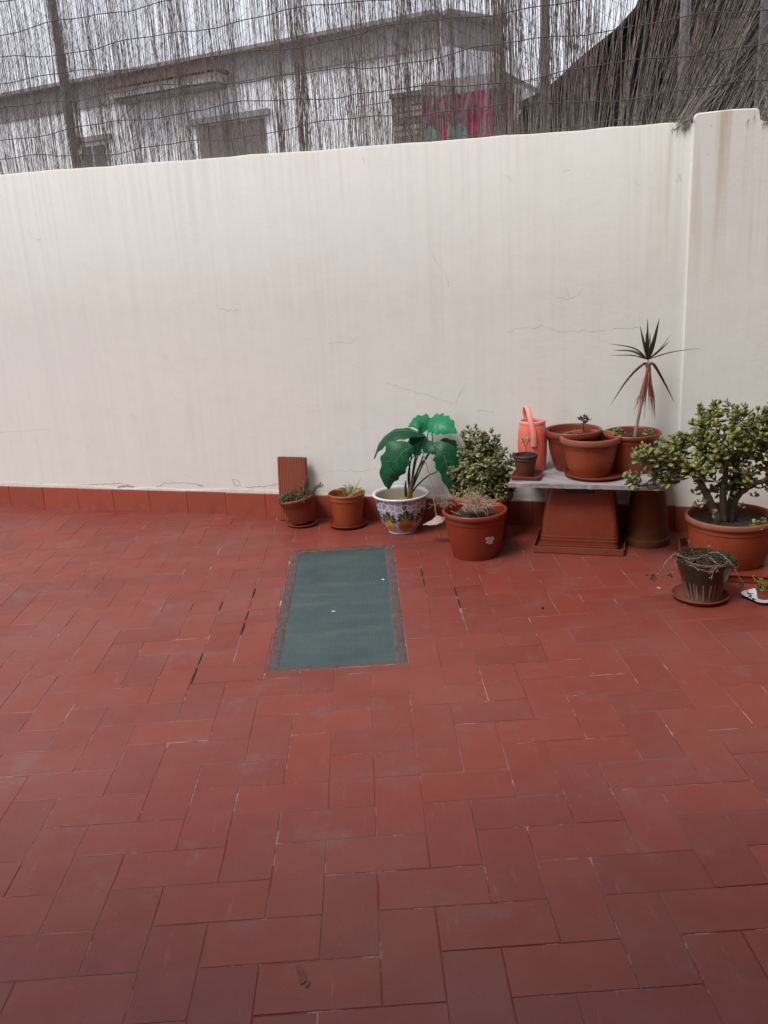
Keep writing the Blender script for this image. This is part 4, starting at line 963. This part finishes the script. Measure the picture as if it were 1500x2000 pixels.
sp2 = [[f(1400, 1106, 1.115), f(1394, 1116, 1.118), f(1391, 1128, 1.112)], [f(1392, 1108, 1.115), f(1390, 1118, 1.115)], [f(1404, 1106, 1.115), f(1402, 1114, 1.115)]]
sprigs(pt, sp2, M['succ_pink'], M['stem_pale'], .011, .006, .002, ('hanging_stem', 'hanging_leaves'))
sp3 = [[f(1283, 1124, 1.08), f(1276, 1124, 1.08), f(1268, 1122, 1.07)], [f(1276, 1124, 1.08), f(1273, 1130, 1.08)], [f(1312, 1117, 1.09), f(1305, 1122, 1.09)], [f(1446, 1132, 1.09), f(1447, 1142, 1.10)], [f(1460, 1156, 1.07), f(1470, 1170, 1.06)]]
for k in range(26): a = random.random()*2*PI; r0 = .03+.08*random.random(); q = np.array([r0*math.cos(a), r0*math.sin(a), .17]); sp3.append([q, q+[random.gauss(0, .012), random.gauss(0, .012), .012], q+[random.gauss(0, .018), random.gauss(0, .018), .02]])
for k in range(9): a = -.6+random.random()*1.3; q = np.array([.105*math.cos(a), .105*math.sin(a), .175]); sp3.append([q, q*[1.12, 1.12, 1.1], q*[1.25, 1.25, .98]])
sprigs(pt, sp3, M['succ_dk'], M['twigbrown'], .014, .009, .0016, ('short_stems', 'small_leaves'))

# --- plate with tiny pot
VS, VW = 4.925, .935
pe = empty('china_plate', 'white scalloped china plate on the floor at the right edge', 'plate', VS, VW, 0)
b = MB(); V = []; F = []; seg = 64
for r, z in ((.045, 0), (.048, .001), (.07, .010), (.083, .015), (.0835, .0175), (.081, .0175), (.066, .0125), (.045, .0045), (.001, .004)):
    for k in range(seg): a = 2*PI*k/seg; q = r*(1+(.09*math.cos(4*a+.6) if r > .06 else .02*math.cos(4*a+.6))); V.append((q*math.cos(a), q*math.sin(a), z))
for i in range(8):
    for k in range(seg): F.append((i*seg+k, i*seg+(k+1) % seg, (i+1)*seg+(k+1) % seg, (i+1)*seg+k))
F.append(tuple(range(seg-1, -1, -1))); b.add(V, F); b.build('dish', M['plate'], pe, True, 60)
pt = empty('tiny_potted_succulent', 'tiny terracotta pot with yellowish shoots standing on the china plate', 'potted plant', VS, VW+.004, .0052)
potbody(pt, .024, .035, .05, M['terra_dark'], M['terra_dark'], .010, .003, .006, seg=28)
sprigs(pt, [[(random.gauss(0, .012), random.gauss(0, .012), .044)]*1+[(random.gauss(0, .014), random.gauss(0, .014), .058), (random.gauss(0, .018), random.gauss(0, .018), .072+.014*random.random())] for k in range(16)], M['jade_y'], M['stemg'], .008, .007, .0012)
# dry leaf bits on the floor
for k, (u, v, L) in enumerate(((1286, 1149, .022), (1338, 1182, .012), (1060, 1188, .014))):
    P = GZ(u, v, .003); b = MB(); G_ = [[(x*L, y*L*.45*(1-(2*abs(x)-.0)**2*.9), .003*math.sin(x*5+y*2)+.002*y*y) for y in (-1, -.5, 0, .5, 1)] for x in np.linspace(-.5, .5, 7)]; b.grid(G_)
    o = b.build('fallen_leaf', M['leaflitter'] if k != 2 else M['dirt']); o.location = tuple(P); o.rotation_euler = (0, 0, random.random()*3)
    tag(o, ('curled tan fallen leaf on the tiles left of the dripped pot', 'tiny pale leaf scrap on the tiles below the dripped pot saucer', 'small dark leaf scrap on the tiles right of the skylight')[k], 'leaf')

# ------------------------------------------------------------------ brushwood and wire fence on the wall
FWo = -.10
for k, (s_, lb_) in enumerate(((.946, 'galvanised fence post leftmost on the wall'), (3.843, 'pale galvanised fence post left of the dark shed'), (4.522, 'grey fence post in front of the dark shed'), (4.885, 'grey fence post at the right edge beyond the pillar'))):
    o = empty('fence_post', lb_, 'post', s_, FWo-.055, 2.02, group='posts of the wire fence'); b = MB(); r = .025
    b.lathe([(r, 0), (r, 1.5)], 20); b.build('tube', M['galv'], o, True, 40); b = MB(); b.lathe([(r+.002, 1.49), (r+.002, 1.51), (r*.5, 1.53)], 20, cap1=True); b.build('cap', M['galv'], o, True, 40)
wf = empty('wire_fence', 'rusty wire netting fence stretched above the garden wall', 'fence', 0, FWo, 2.0)
P = []; cell = .062; S0, S1, Z0, Z1 = -1.2, 6.4, .05, 1.46
nz = int((Z1-Z0)/(cell*.62))
for k in range(int((S1-S0)/cell)):
    s0 = S0+k*cell; pts = []
    for i in range(nz):
        z = Z0+i*cell*.62; x = s0+(cell*.5 if (i+k) % 2 else -cell*.5)+.006*math.sin(z*5+s0*2); pts.append((x+.008*math.sin(s0*3+z*7)+random.gauss(0, .0022), -.03+.006*math.sin(s0*4+z*3)+(.001 if i % 2 else -.001), z+.012*math.sin(s0*2.3)))
    P.append(pts)
P = np.array(P); b = MB(); b.tubes(P, np.full(P.shape[:2], .0015), 3); tag(b.build('netting', M['wire'], wf), kind='stuff')
for i, z in enumerate(np.arange(.12, 1.5, .142)):
    xs = np.linspace(S0, S1, 150); ph = i*1.7; Q = np.stack([xs, -.034+.004*np.sin(xs*5+ph), z+.018*np.sin(xs*2.1+ph)+.012*np.sin(xs*6.3+2*ph)+.004*np.sin(xs*17+ph)+np.random.normal(0, .0012, 150)], 1)
    b = MB(); b.tube(Q, .0026, 5); b.build('line_wire', M['wire'], wf)
bs = empty('brushwood_screen', 'grey brushwood screen of thin upright twigs tied to the fence', 'screen', 0, FWo, 2.0)
P = []; R_ = []
bund = [(.70, .10, 70, .0), (.985, .045, 110, .12), (1.25, .06, 45, .0), (2.36, .05, 90, .05), (2.50, .035, 130, .06), (1.75, .05, 45, 0), (2.86, .035, 50, 0), (3.12, .05, 60, 0.03), (3.62, .045, 190, -.02), (3.70, .02, 60, .0), (2.05, .05, 40, 0), (.35, .1, 60, 0), (3.30, .05, 45, 0), (-.2, .2, 60, 0), (4.0, .05, 40, .02)]
def twig(s0, lean, zb, zt_, w0, r, curve, front=0.):
    n = 7; t = np.linspace(0, 1, n); z = zb+(zt_-zb)*t
    x = s0+np.tan(lean)*(z-.1)+curve*np.sin(t*PI*random.uniform(.7, 2.2)+random.random()*6)+np.cumsum(np.random.normal(0, .0028, n))
    y = -w0+.006*np.sin(t*5+s0*7)-front*(1-t)**3
    P.append(np.stack([x, y, z], 1)); R_.append(np.linspace(r, r*.62, n))
for k in range(3000):
    s0 = random.uniform(-1.2, 4.1); q = .5+.5*math.sin(s0*7.3)*math.sin(s0*2.9+1)
    if random.random() > .5+.5*q: continue
    lean = random.gauss(-.01, .065); zb = random.uniform(.0, .15) if random.random() < .75 else random.uniform(.1, 1.0)
    twig(s0, lean, zb, zb+random.uniform(.7, 1.4) if random.random() < .5 else 1.5, random.uniform(-.02, .02), random.uniform(.0007, .0016), random.gauss(0, .012))
for (s0, sd, n, ln) in bund:
    for k in range(int(n*(.5 if s0 == 3.62 else (.3 if s0 == 2.50 else .4)))): twig(random.gauss(s0, sd*(.6 if n > 80 else 1.)) , random.gauss(ln*.3, .03), random.uniform(0, .1), random.uniform(.9, 1.5), random.uniform(-.03, .02), random.uniform(.0009, .002), random.gauss(0, .008))
# thick, leaning twigs in front of the shed
for k in range(620):
    s0 = random.uniform(3.75, 6.2); g = min(1, max(0, (s0-4.1)/.6)); lean = random.gauss(.05+.42*g, .10); zb = random.uniform(-.0, .12)
    if s0 > 4.62: s0 = s0-.1
    twig(s0, lean, zb, zb+random.uniform(.5, 1.4), random.uniform(-.03, .03), random.uniform(.0009, .0023), random.gauss(0, .014))
for k in range(70): twig(random.gauss(4.535, .022), random.gauss(.5, .15), random.uniform(.055, .10), random.uniform(.35, .7), -.01, random.uniform(.001, .002), .006, random.uniform(.10, .135))
for k in range(70): twig(random.gauss(4.93, .03), random.gauss(.4, .15), random.uniform(.04, .09), random.uniform(.35, .7), -.01, random.uniform(.001, .002), .006, random.uniform(.11, .15))
P = np.array(P); b = MB(); b.tubes(P, np.array(R_), 4, False); tag(b.build('twigs', M['twig'], bs), kind='stuff')

# ------------------------------------------------------------------ neighbours beyond the fence
ZR = 4.5
A_ = GZ(860, 32, ZR); B_ = GZ(0, 195, ZR); C_ = GZ(962, 48, ZR); dl = nrm(B_-A_); dr = nrm(C_-A_); LR = np.linalg.norm(C_-A_)+.15; LL = 14.
nh = empty('neighbour_house', 'white neighbouring house with grey cornice seen through the brushwood fence', 'house', loc=tuple(np.array([A_[0], A_[1], -3.5])), wallrot=False)
def HP(p): return np.asarray(p)-np.array([A_[0], A_[1], -3.5])
def quadprism(b, p0, p1, z0, z1, inn, out_=0.):
    """wall strip between ground points p0,p1 with thickness along inward vector inn"""
    p0 = np.asarray(p0)[:2]; p1 = np.asarray(p1)[:2]; i2 = np.asarray(inn)[:2]
    poly = [p0-i2*0+i2*-out_, p1-i2*out_, p1+i2, p0+i2]; V = [(*HP((*q, z0)),) for q in poly]+[(*HP((*q, z1)),) for q in poly]
    F = [(3, 2, 1, 0), (4, 5, 6, 7), (0, 1, 5, 4), (1, 2, 6, 5), (2, 3, 7, 6), (3, 0, 4, 7)]; b.add(V, F)
n_l = nrm(np.array([dl[1], -dl[0], 0])); n_l = n_l if n_l@(CP-A_) > 0 else -n_l
n_r = nrm(np.array([dr[1], -dr[0], 0])); n_r = n_r if n_r@(CP-A_) > 0 else -n_r
E1 = A_+dl*LL; E2 = A_+dr*LR; far = E1+dr*LR
b = MB(); poly = [A_[:2], E2[:2], (E2+dl*LL)[:2], E1[:2]]; V = [tuple(HP((*q, -3.5))) for q in poly]+[tuple(HP((*q, ZR-.02))) for q in poly]
b.add(V, [(3, 2, 1, 0), (4, 5, 6, 7), (0, 1, 5, 4), (1, 2, 6, 5), (2, 3, 7, 6), (3, 0, 4, 7)]); b.build('wall', M['housewhite'], nh)
b = MB(); quadprism(b, A_-dr*.06, E1, ZR-.36, ZR, -n_l*.10); quadprism(b, A_, E2, ZR-.34, ZR+.001, -n_r*.3*0-n_r*.1); 
b.build('cornice', M['housegrey'], nh)
b = MB(); quadprism(b, A_+n_l*.18, E1+n_l*.18, ZR, ZR+.05, -n_l*.5); quadprism(b, A_+n_r*.18, E2+n_r*.18, ZR+.002, ZR+.052, -n_r*.5); b.build('roof_edge', M['housegrey'], nh)
def face_rect(name, mat, pl0, dirv, nv, u0, v0, u1, v1, out_=.03, thick=.06, parent=nh):
    """box on a house face spanned by two photo pixels (upper left, lower right)"""
    a = PXP(u0, v0, pl0, nv); c = PXP(u1, v1, pl0, nv); s0 = (a-pl0)@dirv; s1 = (c-pl0)@dirv; s0, s1 = sorted((s0, s1)); um = (u0+u1)/2; z1, z0 = PXP(um, v0, pl0, nv)[2], PXP(um, v1, pl0, nv)[2]
    b = MB(); quadprism(b, pl0+dirv*s0+nv*out_, pl0+dirv*s1+nv*out_, z0, z1, -nv*thick); return b.build(name, mat, parent)
face_rect('canopy', M['canopy'], A_, dl, n_l, 240, 165, 450, 182, .35, .4)
face_rect('canopy_edge', M['rust_tile'], A_, dl, n_l, 236, 158, 452, 163, .42, .47); face_rect('canopy_edge', M['housegrey'], A_, dl, n_l, 246, 184, 446, 189, .3, .35)
wd = face_rect('door', M['greyshutter'], A_, dl, n_l, 388, 240, 524, 330, .03); face_rect('lintel', M['housegrey'], A_, dl, n_l, 372, 224, 530, 236, .08, .12)
for k in range(4): face_rect('door_panel', M['shutter'] if False else M['greyshutter'], A_, dl, n_l, 393+k*33, 246, 418+k*33, 325, .05, .03, wd)
wi = face_rect('window', M['darkglass'], A_, dl, n_l, 160, 285, 212, 340, .02); face_rect('window_frame', M['housegrey'], A_, dl, n_l, 152, 266, 220, 276, .07, .1)
face_rect('window_frame', M['housegrey'], A_, dl, n_l, 184, 286, 188, 338, .035, .03)
# lower wing on the right with shuttered window
PW0 = A_+dr*0+n_l*1.6
w2 = empty('neighbour_annexe', 'low white annexe with a beige shuttered window behind the fence', 'house', loc=tuple(np.array([A_[0], A_[1], -3.5])), wallrot=False)
a = PXP(700, 150, PW0, n_l); c = PXP(1000, 150, PW0, n_l)
b = MB(); quadprism(b, a, c, -3.5, PXP(985, 146, PW0, n_l)[2]-.08, -n_l*1.4); b.build('wall', M['housewhite'], w2)
b = MB(); q0 = PXP(832, 166, PW0, n_l); q1 = PXP(990, 141, PW0, n_l)
V = [HP(q0), HP(q1), HP(q1)+[0, 0, -.3], HP(q0)+[0, 0, -.12]]; V = [v+n_l*.12 for v in V]+[v-n_l*1.5 for v in V]; b.add(V, [(0, 1, 2, 3), (7, 6, 5, 4), (0, 4, 5, 1), (1, 5, 6, 2), (2, 6, 7, 3), (3, 7, 4, 0)]); b.build('roof', M['housegrey'], w2)
wi = face_rect('window', M['shutter'], PW0, dl, n_l, 768, 190, 832, 300, .03, .06, w2); face_rect('lintel', M['greyshutter'], PW0, dl, n_l, 764, 181, 834, 190, .08, .1, w2)
for k in range(8): face_rect('shutter_slat', M['shutter'] if k % 3 else M['greyshutter'], PW0, dl, n_l, 772, 198+k*12, 828, 206+k*12, .055, .03, wi)
# patterned cloth on a line in front of the annexe
PC = PW0+n_l*.5; a = PXP(822, 178, PC, n_l); c = PXP(1002, 178, PC, n_l); zb_ = PXP(900, 300, PC, n_l)[2]
dv = nrm((c-a)*[1, 1, 0]); Lc = np.linalg.norm((c-a)[:2]); ztop = (a[2]+c[2])/2
cl_ = bpy.data.objects.new('hanging_cloth', None); sc.collection.objects.link(cl_); cl_.location = tuple([a[0], a[1], ztop]); cl_.rotation_euler = (0, 0, math.atan2(dv[1], dv[0])); tag(cl_, 'crimson patterned cloth with teal motifs hanging behind the fence', 'cloth')
b = MB(); b.grid([[(x, .035*math.sin(x*13+.5)*(.4-z)+.02*math.sin(x*31), z-.02*math.sin(PI*x/Lc)) for x in np.linspace(0, Lc, 60)] for z in np.linspace(0, zb_-ztop, 14)]); b.build('fabric', M['cloth'], cl_, True)
b = MB(); b.tube([(x, 0, .004-.02*math.sin(PI*min(1, max(0, x/Lc)))) for x in np.linspace(-.8, Lc+.8, 14)], .004, 5); b.build('line', M['wire'], cl_)
# dark shed behind the right part of the fence
QW = -3.0
shd = empty('dark_shed', 'dark brown boarded shed with sloping roof behind the right of the fence', 'shed', 3.2, QW, -3.5)
def SHL(u, v): q = PX(u, v, QW); return np.array([q[0]-3.2, 0, q[2]+3.5])
ol = [SHL(1008, 250), SHL(1018, 216), SHL(1066, 194), SHL(1100, 164), SHL(1135, 131), SHL(1199, 80), SHL(1222, 57), SHL(1240, 36), SHL(1258, 0), SHL(1290, -60)]
ol = [np.array([ol[0][0], 0, 0])]+ol+[np.array([5.5, 0, ol[-1][2]]), np.array([5.5, 0, 0])]
V = [q for q in ol]+[q+np.array([0, 2.5, 0]) for q in ol]; n = len(ol); b = MB()
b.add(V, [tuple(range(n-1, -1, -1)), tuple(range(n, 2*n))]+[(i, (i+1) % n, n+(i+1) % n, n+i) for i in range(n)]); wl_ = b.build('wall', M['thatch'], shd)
for k in range(26):
    x = ol[0][0]+.02+k*.19; zt_ = np.interp(x+.09, [q[0] for q in ol[1:12]], [q[2] for q in ol[1:12]])-.05
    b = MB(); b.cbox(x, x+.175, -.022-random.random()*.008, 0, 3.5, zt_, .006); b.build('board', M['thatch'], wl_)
b = MB(); rp = ol[2:11]; sec = []
for q in rp: sec.append([q+np.array([0, -.12, .0]), q+np.array([0, -.12, .05]), q+np.array([0, 2.6, .05]), q+np.array([0, 2.6, 0])])
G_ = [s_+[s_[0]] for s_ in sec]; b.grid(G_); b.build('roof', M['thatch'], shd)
for (u, v) in ((1150, 180), (1206, 132), (1283, 45), (1180, 160), (1108, 205), (1235, 105)):
    q = SHL(u, v); b = MB(); L = random.uniform(.018, .036); G_ = [[(x, -.04-.008*math.sin(x*90+z*40), z) for x in np.linspace(-L*.6, L*.6, 5)] for z in np.linspace(-L, L, 6)]; b.grid(G_); o = b.build('red_rag', M['redtile'], shd, True); o.location = tuple(q)

# ------------------------------------------------------------------ unseen house masses added behind and beside the camera to shade the near floor
hs = empty('house', 'unseen house added behind the viewer, its slab and side blocks shading the floor', 'house', loc=(0, -1.7, -3.5), wallrot=False)
b = MB(); b.box(-6, 8, -3, 0, 0, 8.2); b.build('wall', M['shade_house'], hs)
b = MB(); b.box(-6, 1.94, .003, 2.35, 6.2, 6.4); b.build('added_shade_slab', M['shade_house'], hs)
b = MB(); b.box(2.95, 7, .003, 5.35, 0, 8.8); b.build('added_side_shade', M['shade_house'], hs)
b = MB(); b.box(1.95, 2.947, .003, 4.1, 0, 8.0); b.build('added_shade_block', M['shade_house'], hs)
